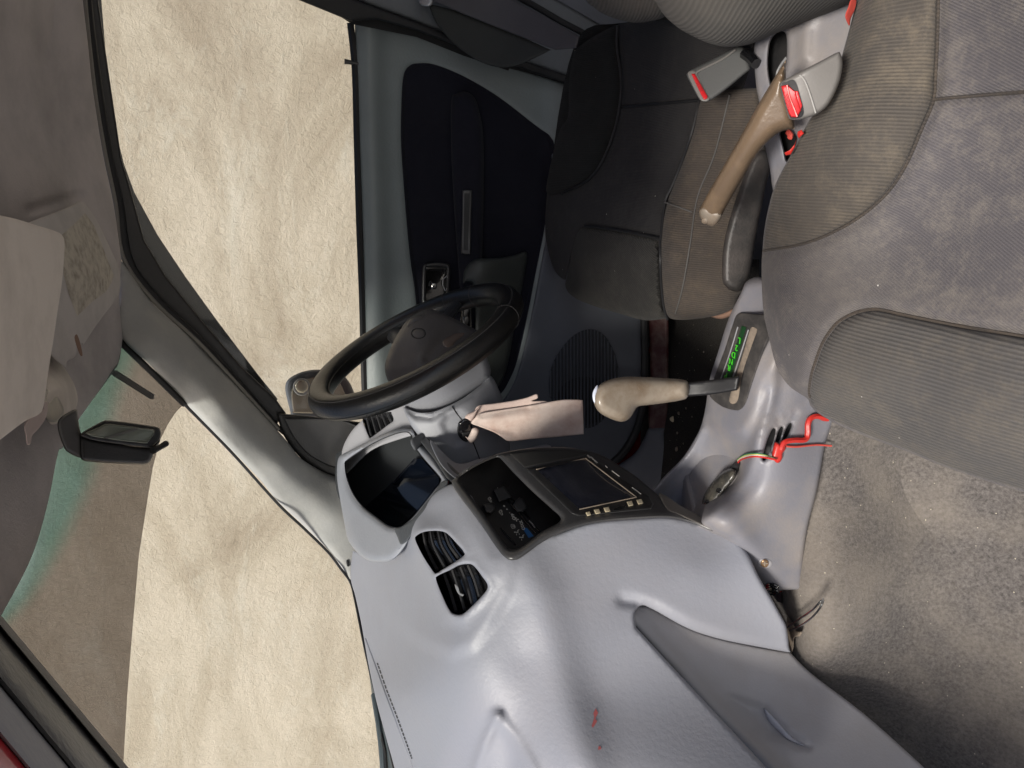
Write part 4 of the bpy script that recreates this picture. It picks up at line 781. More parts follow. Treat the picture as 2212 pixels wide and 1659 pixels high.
# ------------------------------------------------------------------ seat belt
sb = thing('seat_belt', 'dark driver seat belt hanging in a slack fold over the rear pillar', 'seat belt')
FBl = Field([(936, 0, 'x', .66), (1250, 90, 'x', .50), (1100, 100, 'x', .60), (1109, -20, 'x', .62)])
relief('belt_web', [(928, -20), (936, 2), (1000, 30), (1100, 70), (1200, 108), (1245, 104), (1252, 78), (1180, 36), (1108, 0), (1090, -20)], FBl, M['belt'], sb, 8, (6, .003), .003, smooth=False, lift=.012)
relief('slack_fold', [(925, 8), (925, 8), (938, 42), (956, 68), (978, 92), (1005, 114), (1040, 135), (1081, 146), (1116, 142), (1150, 128), (1190, 108), (1190, 108), (1100, 68), (1000, 28)], FBl, M['belt2'], sb, 8, (8, .004), .004, lift=.004)
relief('belt_guide', [(905, -20), (905, 3), (911, 12), (928, 14), (935, 4), (932, -20)], FBl, M['silver'], sb, 4, (5, .004), .01, lift=.02)

# ------------------------------------------------------------------ dashboard
dash = thing('dashboard', 'blue-grey vinyl dashboard with air vents, glovebox and black centre panel', 'dashboard')
POD = [(765, 1205), (800, 1268), (850, 1340), (880, 1368), (915, 1392), (975, 1415)]
VP_ = [(890, 1150), (915, 1130), (950, 1125), (985, 1130), (1010, 1160), (1050, 1205), (1078, 1240), (1066, 1265), (1040, 1295), (1005, 1335), (985, 1340), (965, 1325), (925, 1255), (890, 1195)]
V1B = [(892, 1166), (896, 1150), (918, 1142), (957, 1142), (974, 1152), (1008, 1194), (1003, 1210), (948, 1243), (932, 1242), (908, 1200)]
V2B = [(937, 1253), (944, 1238), (990, 1216), (1025, 1215), (1060, 1267), (1044, 1294), (1000, 1334), (980, 1334), (956, 1300)]
FDa = Field([(757, 1245, 'x', .60), (793, 1430, 'y', .58), (850, 1659, 'y', .60), (800, 1212, 't', 1.30), (862, 1192, 't', 1.13), (930, 1110, 't', 1.02), (980, 1062, 'x', .14),
             (905, 1160, 't', 1.0), (1000, 1330, 't', .868), (975, 1413, 't', .862), (880, 1500, 't', .985), (980, 1600, 't', .875), (1075, 1548, 't', .812), (1100, 1659, 't', .800), (1130, 1420, 't', .820), (1090, 1208, 'x', -.005), (1200, 1158, 'x', -.01), (1300, 1116, 'x', -.012), (1440, 1120, 'x', -.025), (1550, 1147, 'x', -.050),
             (1640, 1215, 'x', -.095), (1700, 1330, 'x', -.125), (1700, 1400, 'x', -.130), (1350, 1300, 't', .845), (1500, 1230, 't', .858), (1380, 1365, 't', .830), (1656, 1659, 't', .760), (1400, 1659, 't', .752), (1250, 1659, 't', .755), (1500, 1500, 't', .815), (1300, 1500, 't', .800), (1200, 1300, 't', .836), (900, 1760, 't', 1.03), (1700, 1760, 't', .715)],
            [step_in([(750, 1180), (765, 1205), (800, 1268), (850, 1340), (880, 1368), (915, 1392), (975, 1416), (1020, 1400), (1060, 1350), (1100, 1280), (1110, 1200), (1000, 1040), (900, 1080)], 20, .008), ridge(V1B+[V1B[0]], 8, .002), ridge(V2B+[V2B[0]], 8, .002), step_in([(890, 1120), (940, 1062), (985, 1058), (1040, 1140), (1074, 1210), (1070, 1246), (1050, 1277), (1002, 1342), (962, 1336), (922, 1250), (888, 1190)], 26, .009),
             ridge([(1125, 1225), (1165, 1290), (1185, 1370), (1205, 1450), (1262, 1659), (1290, 1760)], 55, .010),
             ridge([(1345, 1296), (1372, 1300), (1410, 1312), (1485, 1355), (1554, 1380), (1637, 1398), (1710, 1412)], 12, -.006),
             blob(1100, 1670, 38, 100, -.016), ridge([(1076, 1548), (1110, 1590), (1150, 1659), (1190, 1740)], 14, .007), ridge([(1075, 1548), (1050, 1600), (1028, 1659), (1010, 1740)], 11, .006)])
V1 = [(898, 1166), (902, 1156), (918, 1149), (940, 1147), (957, 1149), (968, 1155), (985, 1173), (1001, 1192), (998, 1203), (946, 1236), (938, 1236), (932, 1228), (914, 1200)]
V2_ = [(943, 1253), (948, 1243), (972, 1232), (991, 1222), (1008, 1219), (1022, 1222), (1040, 1244), (1053, 1267), (1040, 1288), (1010, 1318), (996, 1327), (983, 1326), (973, 1320), (962, 1300)]
dp = relief('dash_pad', [(757, 1245), (762, 1190), (762, 1190), (800, 1198), (850, 1190), (890, 1130), (935, 1070), (975, 1046), (1003, 1050), (1038, 1102), (1074, 1155), (1092, 1180), (1104, 1190), (1119, 1186), (1138, 1176), (1168, 1160), (1205, 1152), (1255, 1134), (1305, 1124), (1379, 1118), (1448, 1116), (1520, 1132), (1550, 1142), (1584, 1160), (1615, 1196), (1637, 1241), (1652, 1268), (1668, 1295), (1684, 1324), (1698, 1352), (1703, 1382), (1704, 1396), (1708, 1410), (1708, 1410), (1637, 1397), (1554, 1380), (1485, 1357), (1410, 1316), (1385, 1308), (1371, 1325), (1374, 1355), (1374, 1355), (1480, 1470), (1656, 1659), (1740, 1760), (1740, 1760), (880, 1780), (880, 1780), (852, 1659), (833, 1590), (812, 1510), (795, 1430), (781, 1350), (768, 1290)], FDa, M['dash'], dash, 8, (8, .007), .03, holes=[V1, V2_])
lens_hole = None
# defroster slots along the glass: dark dashes
tsl = resample(spline([(815, 1432), (835, 1490), (856, 1545), (876, 1600), (890, 1640)], False), 9, False)
dv = bpy.data.objects.new('defroster_vent', None); 
bmV = []; bmF = []
for i in range(0, len(tsl)-1):
    a = np.array(tsl[i]); b = np.array(tsl[i+1]); b = a+(b-a)*.75; nrm = np.array([-(b-a)[1], (b-a)[0]]); nrm = nrm/np.linalg.norm(nrm)*1.5
    q = FDa.p([a-nrm, b-nrm, b+nrm, a+nrm], .001); k = len(bmV); bmV += list(q); bmF.append((k, k+1, k+2, k+3))
obj('defroster_vent', bmV, bmF, M['rubber'], dash)
bpy.data.objects.remove(dv)
strip('defroster_lip', [(790, 1380), (812, 1440), (832, 1496), (853, 1551), (873, 1606), (900, 1680)], FDa, .0016, M['dash'], dash, .0)
lab(relief('sensor_cap', [(748, 1211), (753, 1211), (755, 1222), (750, 1223)], FA, M['rubber'], dash, 3, (2, .001), .003, lift=.003), 'small black cap at the pillar foot')
DBLOCK.parent = dash
# red scuffs on the dash face
for q in ([(1287, 1530), (1292, 1540), (1286, 1552), (1290, 1558), (1281, 1572), (1278, 1568), (1284, 1550), (1282, 1540)], [(1293, 1612), (1297, 1612), (1299, 1618), (1292, 1620)]):
    relief('red_scuff', q, FDa, plastic('red_chalk', (.40, .10, .10), .8, 0), dash, 3, None, .0008, lift=.0006, smooth=False)
# centre vents with curved slats behind the openings
def vent(V, lines, name='air_vent'):
    f = Field.__new__(Field); f.__dict__ = dict(FDa.__dict__); f.bumps = []
    cx = sum(p[0] for p in V)/len(V); cy = sum(p[1] for p in V)/len(V)
    big = [(cx+(x-cx)*1.12, cy+(y-cy)*1.12) for x, y in V]
    fl = relief(name, big, f, M['gloss'], dash, 8, None, .004, lift=-.032)
    for L in lines: strip('slat', L, f, .0022, M['blacksat'], fl, -.022, 8)
    # inner tunnel of the opening
    A = FDa.p(resample(spline(V), 6), -.004); Bq = f.p(resample(spline(V), 6), -.032); k = len(A)
    obj('vent_throat', list(A)+list(Bq), [(i, (i+1) % k, k+(i+1) % k, k+i) for i in range(k)], M['black'], fl)
vent(V1, [[(915, 1150), (922, 1185), (945, 1232)], [(930, 1146), (938, 1180), (962, 1226)], [(947, 1146), (955, 1178), (978, 1216)], [(962, 1150), (972, 1178), (992, 1206)]])
vent(V2_, [[(960, 1240), (972, 1275), (985, 1320)], [(978, 1232), (990, 1268), (1004, 1318)], [(996, 1226), (1008, 1258), (1020, 1304)], [(1012, 1222), (1025, 1252), (1036, 1288)]])
relief('vent_tab', [(982, 1262), (990, 1268), (994, 1280), (1002, 1284), (998, 1288), (988, 1280)], FDa, M['silver'], dash, 3, (2, .002), .003, lift=-.012)
# driver-side end of the dash with its own vent
FE = Field([(738, 1000, 'x', .60), (770, 910, 'x', .62), (870, 880, 'x', .50), (905, 935, 'x', .42), (800, 970, 'x', .55)])
VE = [(784, 908), (790, 902), (840, 890), (846, 894), (850, 908), (838, 918), (803, 944), (797, 942), (790, 925)]
relief('dash_end', [(738, 990), (740, 970), (748, 950), (762, 928), (778, 912), (795, 898), (840, 882), (880, 868), (880, 868), (900, 900), (915, 935), (915, 935), (860, 950), (800, 975), (740, 1030)], FE, plastic('dash_end_plastic', (.33, .33, .35), .5, .3, 600), dash, 6, (8, .008), .03, holes=[VE])
ev = relief('air_vent', [(778, 890), (860, 880), (856, 925), (800, 955)], FE, M['gloss'], dash, 8, None, .004, lift=-.03, smooth=False)
for i in range(5): strip('slat', [(792+i*11, 902-i*2.5), (802+i*11, 942-i*7)], FE, .0022, M['blacksat'], ev, -.014, 6, False)
for t in ((870-108, 1500-586+40), (756, 957), (758, 963)): pass
# instrument cluster hood
FHo = Field([(727, 1025, 'x', .55), (770, 966, 'x', .50), (846, 931, 'x', .45), (895, 931, 'x', .42), (968, 1040, 'x', .20), (894, 1145, 'x', .20), (828, 1213, 'x', .24), (752, 1166, 'x', .38), (738, 1083, 'x', .48)])
OPN = [(746, 1005), (752, 993), (800, 962), (846, 941), (876, 934), (888, 942), (893, 962), (915, 992), (948, 1030), (950, 1042), (935, 1062), (910, 1094), (890, 1118), (872, 1133), (856, 1138), (838, 1134), (810, 1114), (785, 1094), (765, 1068), (751, 1035)]
cl = relief('cluster_hood', [(728, 1030), (731, 990), (748, 978), (770, 966), (810, 947), (846, 931), (874, 926), (893, 930), (902, 950), (935, 988), (970, 1038), (970, 1038), (960, 1060), (936, 1085), (915, 1116), (894, 1148), (873, 1184), (852, 1207), (828, 1214), (797, 1211), (773, 1195), (752, 1166), (745, 1135), (735, 1080)], FHo, M['hood'], dash, 7, (16, .018), .05, holes=[OPN], lift=.012)
FCl = Field([(746, 1000, 'x', .60), (880, 935, 'x', .52), (950, 1040, 'x', .40), (860, 1138, 'x', .42), (760, 1060, 'x', .55)])
pitf = relief('cluster_recess', [(725, 1000), (745, 970), (890, 915), (985, 1040), (900, 1150), (850, 1165), (740, 1090)], FCl, M['hoodin'], dash, 10, None, .01, lift=-.03)
relief('cluster_lens', [(790, 1094), (850, 1040), (895, 990), (912, 992), (948, 1032), (948, 1044), (900, 1105), (870, 1132), (848, 1138)], FCl, M['lens'], pitf, 12, None, .004, lift=-.015, smooth=False)
A = FHo.p(resample(spline(OPN), 8), .004); Bq = FCl.p(resample(spline(OPN), 8), -.03); k = len(A)
obj('hood_lining', list(A)+list(Bq), [(i, (i+1) % k, k+(i+1) % k, k+i) for i in range(k)], M['hoodin'], pitf)
relief('cluster_side', [(852, 1141), (866, 1138), (892, 1120), (915, 1092), (938, 1063), (953, 1042), (968, 1038), (960, 1060), (936, 1084), (915, 1114), (894, 1146), (880, 1168), (866, 1176), (858, 1160)], FHo, plastic('hood_side', (.055, .06, .066), .5, .5, 500), cl, 6, (5, .004), .005, lift=.0145)
relief('fascia_strip', [(905, 948), (918, 942), (945, 975), (988, 1018), (1004, 1030), (985, 1040), (968, 1036), (938, 992)], [(905, 948, 'x', .36), (918, 942, 'x', .36), (990, 1030, 'x', .20), (970, 1030, 'x', .2)], plastic('strip_plastic', (.06, .063, .068), .45, .2), dash, 6, (6, .005), .02)
relief('lower_fascia', [(930, 950), (985, 1000), (1040, 990), (1110, 975), (1180, 960), (1180, 975), (1080, 995), (1010, 1030), (985, 1034), (950, 1000)], [(930, 950, 'x', .33), (1040, 990, 'x', .30), (1180, 965, 'x', .28), (1000, 1030, 'x', .2)], M['column'], dash, 8, (6, .006), .02)
# black centre panel
FB = Field([(980, 1045, 'x', .135), (1090, 1205, 'x', .0), (1320, 985, 'x', .135), (1440, 1115, 'x', -.02), (1131, 970, 'x', .135), (1230, 1140, 'x', .0), (1550, 1140, 'x', -.042), (1230, 1050, 'x', .065), (1040, 1100, 'x', .07), (1450, 1095, 'x', .0)])
REC = [(992, 1034), (1005, 1022), (1035, 1004), (1067, 990), (1078, 989), (1086, 996), (1110, 1022), (1150, 1062), (1190, 1098), (1209, 1116), (1209, 1126), (1197, 1134), (1172, 1147), (1150, 1164), (1128, 1180), (1112, 1186), (1099, 1184), (1088, 1172), (1060, 1130), (1025, 1082), (998, 1046)]
STE = [(1133, 1012), (1264, 983), (1270, 983), (1404, 1071), (1415, 1090), (1409, 1101), (1250, 1116), (1233, 1111)]
bz = relief('centre_bezel', [(976, 1043), (982, 1033), (1004, 1014), (1032, 1000), (1056, 988), (1081, 979), (1131, 970), (1181, 966), (1230, 967), (1275, 975), (1305, 986), (1334, 1003), (1374, 1029), (1394, 1046), (1428, 1074), (1455, 1098), (1500, 1120), (1550, 1137), (1560, 1150), (1540, 1148), (1500, 1132), (1448, 1119), (1379, 1121), (1305, 1127), (1255, 1136), (1205, 1154), (1168, 1174), (1138, 1196), (1119, 1208), (1101, 1211), (1086, 1203), (1071, 1184), (1032, 1124), (990, 1069)], FB, M['blacksat'], dash, 6, (10, .008), .04, holes=[REC], lift=.022)
relief('bezel_tail', [(1423, 1066), (1440, 1072), (1470, 1092), (1510, 1114), (1552, 1138), (1556, 1148), (1520, 1136), (1465, 1112), (1440, 1100)], FB, plastic('tail_brown', (.10, .09, .08), .6, .3), bz, 5, (4, .003), .01, lift=.023)
FR = Field([(1019, 1067, 'x', .09), (1091, 1042, 'x', .125), (1180, 1136, 'x', .045), (1116, 1181, 'x', .025)])
cpn = relief('climate_panel', [(985, 1030), (1070, 980), (1092, 985), (1222, 1115), (1220, 1135), (1130, 1190), (1095, 1190), (1050, 1130)], FR, M['black'], dash, 8, None, .004, lift=-.012, smooth=False)
A = FB.p(resample(spline(REC), 6), .015); Bq = FR.p(resample(spline(REC), 6), -.012); k = len(A)
obj('recess_wall', list(A)+list(Bq), [(i, (i+1) % k, k+(i+1) % k, k+i) for i in range(k)], M['blacksat'], cpn)
def fbtn(name, o, F, mat, par, lift, r=(3, .003), th=.01): return relief(name, o, F, mat, par, 3.5, r, th, smooth=False, lift=lift)
fbtn('switch_surround', [(1066, 1058), (1089, 1050), (1105, 1074), (1078, 1084)], FR, M['blacksat'], cpn, -.008)
fbtn('air_con_button', [(1072, 1062), (1088, 1056), (1099, 1071), (1081, 1078)], FR, M['black'], cpn, -.003)
fbtn('slider_knob', [(1044, 1090), (1052, 1086), (1068, 1090), (1070, 1102), (1060, 1110), (1049, 1106)], FR, M['blacksat'], cpn, .006, (5, .005), .02)
fbtn('slider_knob', [(1113, 1082), (1122, 1074), (1131, 1078), (1139, 1096), (1130, 1106), (1118, 1106), (1108, 1092)], FR, M['blacksat'], cpn, .006, (5, .005), .02)
for L in ([(1081, 1141), (1096, 1158), (1114, 1177)], [(1143, 1124), (1155, 1138), (1166, 1149)], [(1096, 1080), (1120, 1108), (1140, 1132), (1158, 1152)], [(1106, 1078), (1122, 1096), (1144, 1120)]):
    strip('slider_slot', L, FR, .0012, M['gloss'], cpn, -.0105, 6)
strip('slot_glint', [(1143, 1125), (1150, 1132), (1156, 1141)], FR, .0009, M['silver'], cpn, -.009, 6)
bs = relief('blue_scale', [(1129, 1141), (1138, 1140), (1153, 1158), (1142, 1162)], FR, M['blue'], cpn, 5, None, .001, lift=-.0115, smooth=False)
# printed words and symbols
def pr(s, t, size, **k): return tx_on(FR, s, t, size, M['white'], cpn, right=(1, .0, 0), lift=-.0112, **k)
pr('A/C', (1079, 1059), .0062).location = (0, 0, 0)
cpn.children[-1].location = Vector(CP-FR.p([(1079, 1059)])[0]).normalized()*.0095
pr('OFF', (1109, 1116), .0058); pr('COOL', (1128, 1134), .0056)
def glyph(t, kind, s=.006):
    p = FR.p([t], -.0108)[0]; q = FR.p([(t[0]+6, t[1])], -.0108)[0]; r = FR.p([(t[0], t[1]+6)], -.0108)[0]
    nn = Vector(q-p).cross(Vector(r-p)).normalized(); nn = nn if nn.dot(Vector(CP-p)) > 0 else -nn
    R = Vector((1, 0, 0)); R = (R-nn*R.dot(nn)).normalized(); U = nn.cross(R); p = Vector(p)
    V = []; Fq = []
    def poly(pts):
        k = len(V); V.extend([p+R*x*s+U*y*s for x, y in pts]); Fq.append(tuple(range(k, k+len(pts))))
    def ln(a, b, w_=.12):
        a = Vector(a); b = Vector(b); d = (b-a).normalized(); n_ = Vector((-d.y, d.x))*w_/2; poly([a-n_, b-n_, b+n_, a+n_])
    if kind == 'dot': poly([(.3*math.cos(a), .3*math.sin(a)) for a in np.linspace(0, 2*math.pi, 13)[:-1]])
    if kind == 'fan':
        for i in range(4):
            a = i*math.pi/2; poly([(0, 0), (.5*math.cos(a-.4), .5*math.sin(a-.4)), (.62*math.cos(a), .62*math.sin(a)), (.5*math.cos(a+.3), .5*math.sin(a+.3))])
    if kind == 'car':
        pts = [(-.8, -.3), (-.8, .05), (-.4, .1), (-.2, .4), (.35, .4), (.55, .1), (.8, 0), (.8, -.3)]
        for a, b in zip(pts, pts[1:]+pts[:1]): ln(a, b, .1)
        for cx in (-.45, .45): poly([(cx+.16*math.cos(a), -.32+.16*math.sin(a)) for a in np.linspace(0, 2*math.pi, 9)[:-1]])
        ln((-.2, .0), (.3, .0), .1)
    if kind == 'screen':
        pts = [(-.5, -.4), (-.6, .3), (0, .45), (.6, .3), (.5, -.4)]
        for a, b in zip(pts, pts[1:]+pts[:1]): ln(a, b, .1)
        for x in (-.22, 0, .22): ln((x, -.6), (x, .2), .09)
    if kind in ('face', 'feet'):
        poly([(.12+.16*math.cos(a), .45+.16*math.sin(a)) for a in np.linspace(0, 2*math.pi, 9)[:-1]])
        ln((.1, .3), (-.05, -.2), .2); ln((-.05, -.2), (.45, -.25), .16); ln((.45, -.25), (.6, -.6), .14); ln((-.7, .3), (-.25, .2), .1)
        if kind == 'face': ln((-.7, -.3), (-.25, -.35), .1)
    obj('symbol', V, Fq, M['white'], cpn)
glyph((1058, 1079), 'car', .0052); glyph((1082, 1107), 'car', .0052); glyph((1089, 1093), 'dot', .0045); glyph((1095, 1100), 'dot', .0035); glyph((1101, 1108), 'dot', .002)
glyph((1115, 1122), 'fan', .0058); glyph((1108, 1137), 'screen', .0055); glyph((1117, 1150), 'face', .0062); glyph((1128, 1161), 'feet', .0062)
# stereo
FSt = Field.__new__(Field); FSt.__dict__ = dict(FB.__dict__); FSt.bumps = [lambda T: np.full(len(T), .0245)]
st = relief('car_stereo', [(1135, 1013), (1267, 985), (1402, 1072), (1412, 1090), (1407, 1100), (1251, 1115), (1235, 1110)], FSt, M['black'], dash, 7, (4, .003), .03, smooth=False, lift=.0)
relief('screen', [(1160, 1015), (1265, 991), (1374, 1074), (1252, 1099)], FSt, M['screen'], st, 8, None, .003, lift=.0012, smooth=False)
for a, b in (((1159, 1014), (1265, 990)), ((1265, 990), (1375, 1074)), ((1375, 1074), (1252, 1100))): tube('screen_edge', FSt.p([a, b], 0.0016), .0007, M['dust'], st)
for c_ in ((1271, 1110), (1290, 1105), (1311, 1101), (1361, 1088), (1382, 1084)):
    w_, h_ = (7.5, 3.2) if c_[0] > 1280 else (6, 2.4)
    relief('stereo_button', [(c_[0]-w_, c_[1]-h_-1), (c_[0]+w_*.45, c_[1]-h_-3), (c_[0]+w_, c_[1]+h_), (c_[0]-w_*.4, c_[1]+h_+2.5)], FSt, M['cream'], st, 3, (1.5, .001), .003, lift=.0022, smooth=False)
relief('stereo_button', [(1325, 1100), (1338, 1093), (1350, 1092), (1352, 1098), (1340, 1103), (1326, 1104)], FSt, M['gloss'], st, 3, (1.5, .001), .003, lift=.0020, smooth=False)
R3 = Vector(FSt.p([(1265, 991)])[0]-FSt.p([(1374, 1074)])[0]).normalized()
for s_, t_, z_ in (('CD', (1272, 986), .0045), ('USB AUX', (1283, 993), .0035), ('MODE', (1308, 1009), .0035), ('DISP', (1330, 1023), .003), ('MULTIMEDIA', (1373, 1055), .0038)):
    if s_ in ('MULTIMEDIA', 'MODE', 'DISP'): continue
    tx_on(FSt, s_, t_, z_, M['white'], st, right=R3, lift=.0012)
for a, b in (((1308, 1006), (1312, 1010)), ((1322, 1017), (1338, 1029)), ((1366, 1053), (1384, 1067))): tube('stereo_print', FSt.p([a, b], .0012), .0006, M['white'], st)
relief('upper_blank', [(1101, 980), (1150, 974), (1230, 972), (1272, 978), (1262, 983), (1133, 1010)], FB, plastic('blank_plate', (.028, .027, .026), .45, .2), bz, 7, (3, .001), .003, lift=.0228, smooth=False)
# glovebox
FGb = Field([(1390, 1314, 'x', -.062), (1706, 1408, 'x', -.10), (1997, 1659, 'y', .335), (1694, 1659, 'y', .345), (1569, 1519, 'y', .315), (1870, 1545, 'y', .31), (1500, 1400, 'x', -.09)],
            [ridge([(1371, 1335), (1470, 1440), (1540, 1520), (1675, 1659), (1740, 1730)], 17, .010)])
HN = [(1578, 1508), (1592, 1510), (1622, 1518), (1650, 1526), (1668, 1545), (1700, 1580), (1746, 1612), (1725, 1610), (1701, 1600), (1660, 1590), (1635, 1570)]
FGb.bumps.append(step_in(HN, 16, -.010))
gb = relief('glovebox_lid', [(1352, 1315), (1360, 1306), (1385, 1308), (1410, 1313), (1485, 1355), (1554, 1378), (1637, 1396), (1706, 1408), (1706, 1408), (1754, 1456), (1870, 1545), (1997, 1659), (2100, 1760), (2100, 1760), (1730, 1760), (1730, 1760), (1656, 1665), (1480, 1475), (1368, 1350), (1356, 1334)], FGb, M['lid'], dash, 6, (6, .005), .03, lift=-.004)
relief('lid_handle', [(1652, 1531), (1676, 1555), (1708, 1590), (1738, 1610), (1722, 1606), (1698, 1594), (1672, 1570), (1656, 1550)], FGb, M['pale'], gb, 4, (8, .003), .003, lift=.0008)
# rusty console screw, clip and wire
sc3 = relief('screw_well', [(1653+16*math.cos(a), 1217+11*math.sin(a)) for a in np.linspace(0, 2*math.pi, 13)[:-1]], FC, M['lid'], con, 4, (4, .002), .003, lift=.001)
relief('screw', [(1652+9*math.cos(a), 1217+9*math.sin(a)) for a in np.linspace(0, 2*math.pi, 11)[:-1]], FC, M['steel'], sc3, 3, (6, .003), .003, lift=.004)
for a, b in (((1647, 1217), (1658, 1217)), ((1652, 1212), (1652, 1222))): tube('screw_cross', FC.p([a, b], .0045), .0009, M['dust'], sc3)
sp_ = thing('cable_clip', 'coiled black cable clip poking out under the dashboard corner', 'clip')
for k in range(3): strip('coil', [(1655, 1266+k*5), (1668, 1262+k*5), (1681, 1268+k*5), (1672, 1274+k*5), (1660, 1272+k*5)], FC, .0012, M['gloss'], sp_, .004+.002*k, 5, True, 6, True)
relief('clip_body', [(1664, 1280), (1690, 1276), (1690, 1304), (1678, 1300)], FCp, M['gloss'], sp_, 4, (3, .003), .02, lift=.02, smooth=False)
wl = thing('wire_loop', 'thin bent metal wire sticking out over the passenger carpet', 'wire')
strip('bare_wire', [(1700, 1356), (1726, 1338), (1755, 1318), (1778, 1294), (1772, 1312), (1756, 1332), (1732, 1350), (1706, 1362)], FCp, .0012, M['chrome'], wl, .035)
fl_ = relief('underlay_scrap', [(1700, 1335), (1712, 1345), (1720, 1362), (1732, 1364), (1728, 1374), (1716, 1378), (1714, 1400), (1708, 1410), (1702, 1385)], FCp, M['dust'], None, 4, (4, .005), .01, lift=.02)
tag(fl_, 'frayed grey scrap of underlay wedged beside the dashboard corner', 'underlay scrap')
# fibres and crumbs on the floor
cr_ = thing('floor_crumbs', 'pale dry crumbs scattered on the dark driver carpet', 'crumbs')
for (x, y, r) in ((1448-0, 1090-0, 0), (1461, 970, 4), (1452, 905, 4.5), (1466, 893, 3), (1463, 935, 2), (1482, 882, 1.6), (1476, 958, 1.4), (1495, 900, 1.3), (1457, 1040, 1.5), (1520, 760, 1.3), (1500, 800, 1.2)):
    if r: relief('crumb', [(x+r*math.cos(a)*random.uniform(.7, 1.2), y+r*1.5*math.sin(a)*random.uniform(.7, 1.2)) for a in np.linspace(0, 2*math.pi, 8)[:-1]], FCd, M['cream'] if r > 4 else M['beige'], cr_, 2, (3, .003), .004, lift=.006)

# ------------------------------------------------------------------ steering wheel and column
WC = Vector((.438, .018, .976)); TH = rad(30.6)
WN = Vector((0, -math.cos(TH), math.sin(TH))); WX = Vector((1, 0, 0)); WU = WN.cross(WX); WU = -WU if WU.z < 0 else WU
def wp_(a, R, off=0): return WC + (WX*math.cos(a)+WU*math.sin(a))*R + WN*off
sw_ = thing('steering_wheel', 'black leather-covered steering wheel with stitched seams and grey hub pad', 'steering wheel')
RW, rw = .1738, .0200
tube('rim', [wp_(a, RW) for a in np.linspace(0, 2*math.pi, 97)[:-1]], rw, M['leather'], sw_, 20, True)
for off, rr2 in ((.86, .5), (.30, -.954)):      # stitched lines round the rim: front face and inside
    tube('stitching', [wp_(a, RW+rw*rr2*1.0, rw*off*(1 if rr2 > 0 else 1)) for a in np.linspace(0, 2*math.pi, 97)[:-1]], .0007, M['thread'] if rr2 > 0 else M['leather'], sw_, 5, True)
tube('stitching', [wp_(a, RW+rw*.95, -rw*.35) for a in np.linspace(0, 2*math.pi, 97)[:-1]], .0007, M['leather'], sw_, 5, True)
for a0 in (-.62, -2.2, -1.0):
    tube('wrap_seam', [wp_(a0+.02*math.sin(q), RW+(rw+.0003)*math.cos(q), (rw+.0003)*math.sin(q)) for q in np.linspace(0, 2*math.pi, 17)[:-1]], .0007, M['thread'], sw_, 5, True)
for a in (.10, math.pi-.10, -.75, math.pi+.75):
    dz = -.028 if abs(a) > 2 else -.006
    P0 = wp_(a, .04, dz-.006); P1 = wp_(a, .11, dz); P2 = wp_(a, RW-.004, dz*.35)
    tube('spoke', [P0, P1, P2], [.026, .017, .014], M['blacksat'], sw_, 12, flat=.55)
FHb2 = Field([(835, 800, 'x', .405), (924, 668, 'x', .475), (1028, 715, 'x', .45), (980, 764, 'x', .395), (900, 780, 'x', .385), (870, 720, 'x', .44), (930, 720, 'x', .42)],
             [ridge([(990, 715), (960, 725), (945, 745), (925, 775)], 12, -.006), blob(890, 750, 45, 40, .008)])
hp = relief('hub_pad', [(867, 709), (879, 692), (900, 678), (924, 668), (945, 672), (985, 690), (1028, 712), (1040, 720), (1010, 745), (985, 770), (960, 800), (925, 822), (880, 838), (845, 830), (834, 812), (832, 787), (842, 755), (854, 730)], FHb2, M['hub'], sw_, 5, (16, .020), .03, lift=.014)
relief('horn_badge', [(904+13*math.cos(a), 720+9.5*math.sin(a)) for a in np.linspace(0, 2*math.pi, 13)[:-1]], FHb2, M['badge'], hp, 3, (3, .001), .003, lift=.0146)
strip('badge_ring', [(904+15*math.cos(a), 720+11*math.sin(a)) for a in np.linspace(0, 2*math.pi, 13)[:-1]], FHb2, .0007, M['rubber'], hp, .0145, 4, True, 6, True)
relief('horn_button', [(958, 747), (956, 738), (963, 730), (976, 723), (990, 719), (1003, 719), (1000, 726), (985, 738), (978, 747), (968, 751)], FHb2, plastic('horn_gloss', (.20, .15, .12), .12, 0, coat=.5), hp, 3, (4, .003), .004, lift=.0155)
relief('horn_button', [(880, 705), (884, 692), (896, 683), (909, 679), (917, 680), (914, 687), (900, 695)], FHb2, M['badge'], hp, 3, (4, .003), .004, lift=.0155)
strip('pad_split', [(985, 768), (998, 748), (1015, 732), (1036, 718)], FHb2, .0018, M['rubber'], hp, .012)
cm = thing('steering_column', 'blue-grey steering column cover with ignition lock', 'steering column')
FDr = Field([(880, 885, 'x', .40), (1056, 800, 'x', .40), (960, 840, 'x', .375), (940, 893, 'x', .385)])
relief('column_collar', [(850, 830), (874, 877), (881, 888), (899, 898), (916, 900), (941, 893), (978, 874), (1015, 849), (1053, 822), (1059, 812), (1057, 787), (1030, 740), (950, 760)], FDr, M['column'], cm, 7, (16, .02), .05)
FCc = Field([(874, 883, 'x', .385), (933, 905, 'x', .355), (1058, 813, 'x', .40), (1090, 900, 'x', .395), (1103, 990, 'x', .39), (1037, 994, 'x', .35), (985, 1008, 'x', .35), (916, 952, 'x', .36), (980, 920, 'x', .345), (1040, 900, 'x', .352)],
            [ridge([(876, 884), (900, 899), (933, 902), (980, 876), (1020, 852), (1058, 816)], 6, -.008), step_in([(955, 915), (965, 896), (990, 890), (1010, 900), (1012, 940), (1004, 956), (985, 960), (968, 948)], 9, -.007)])
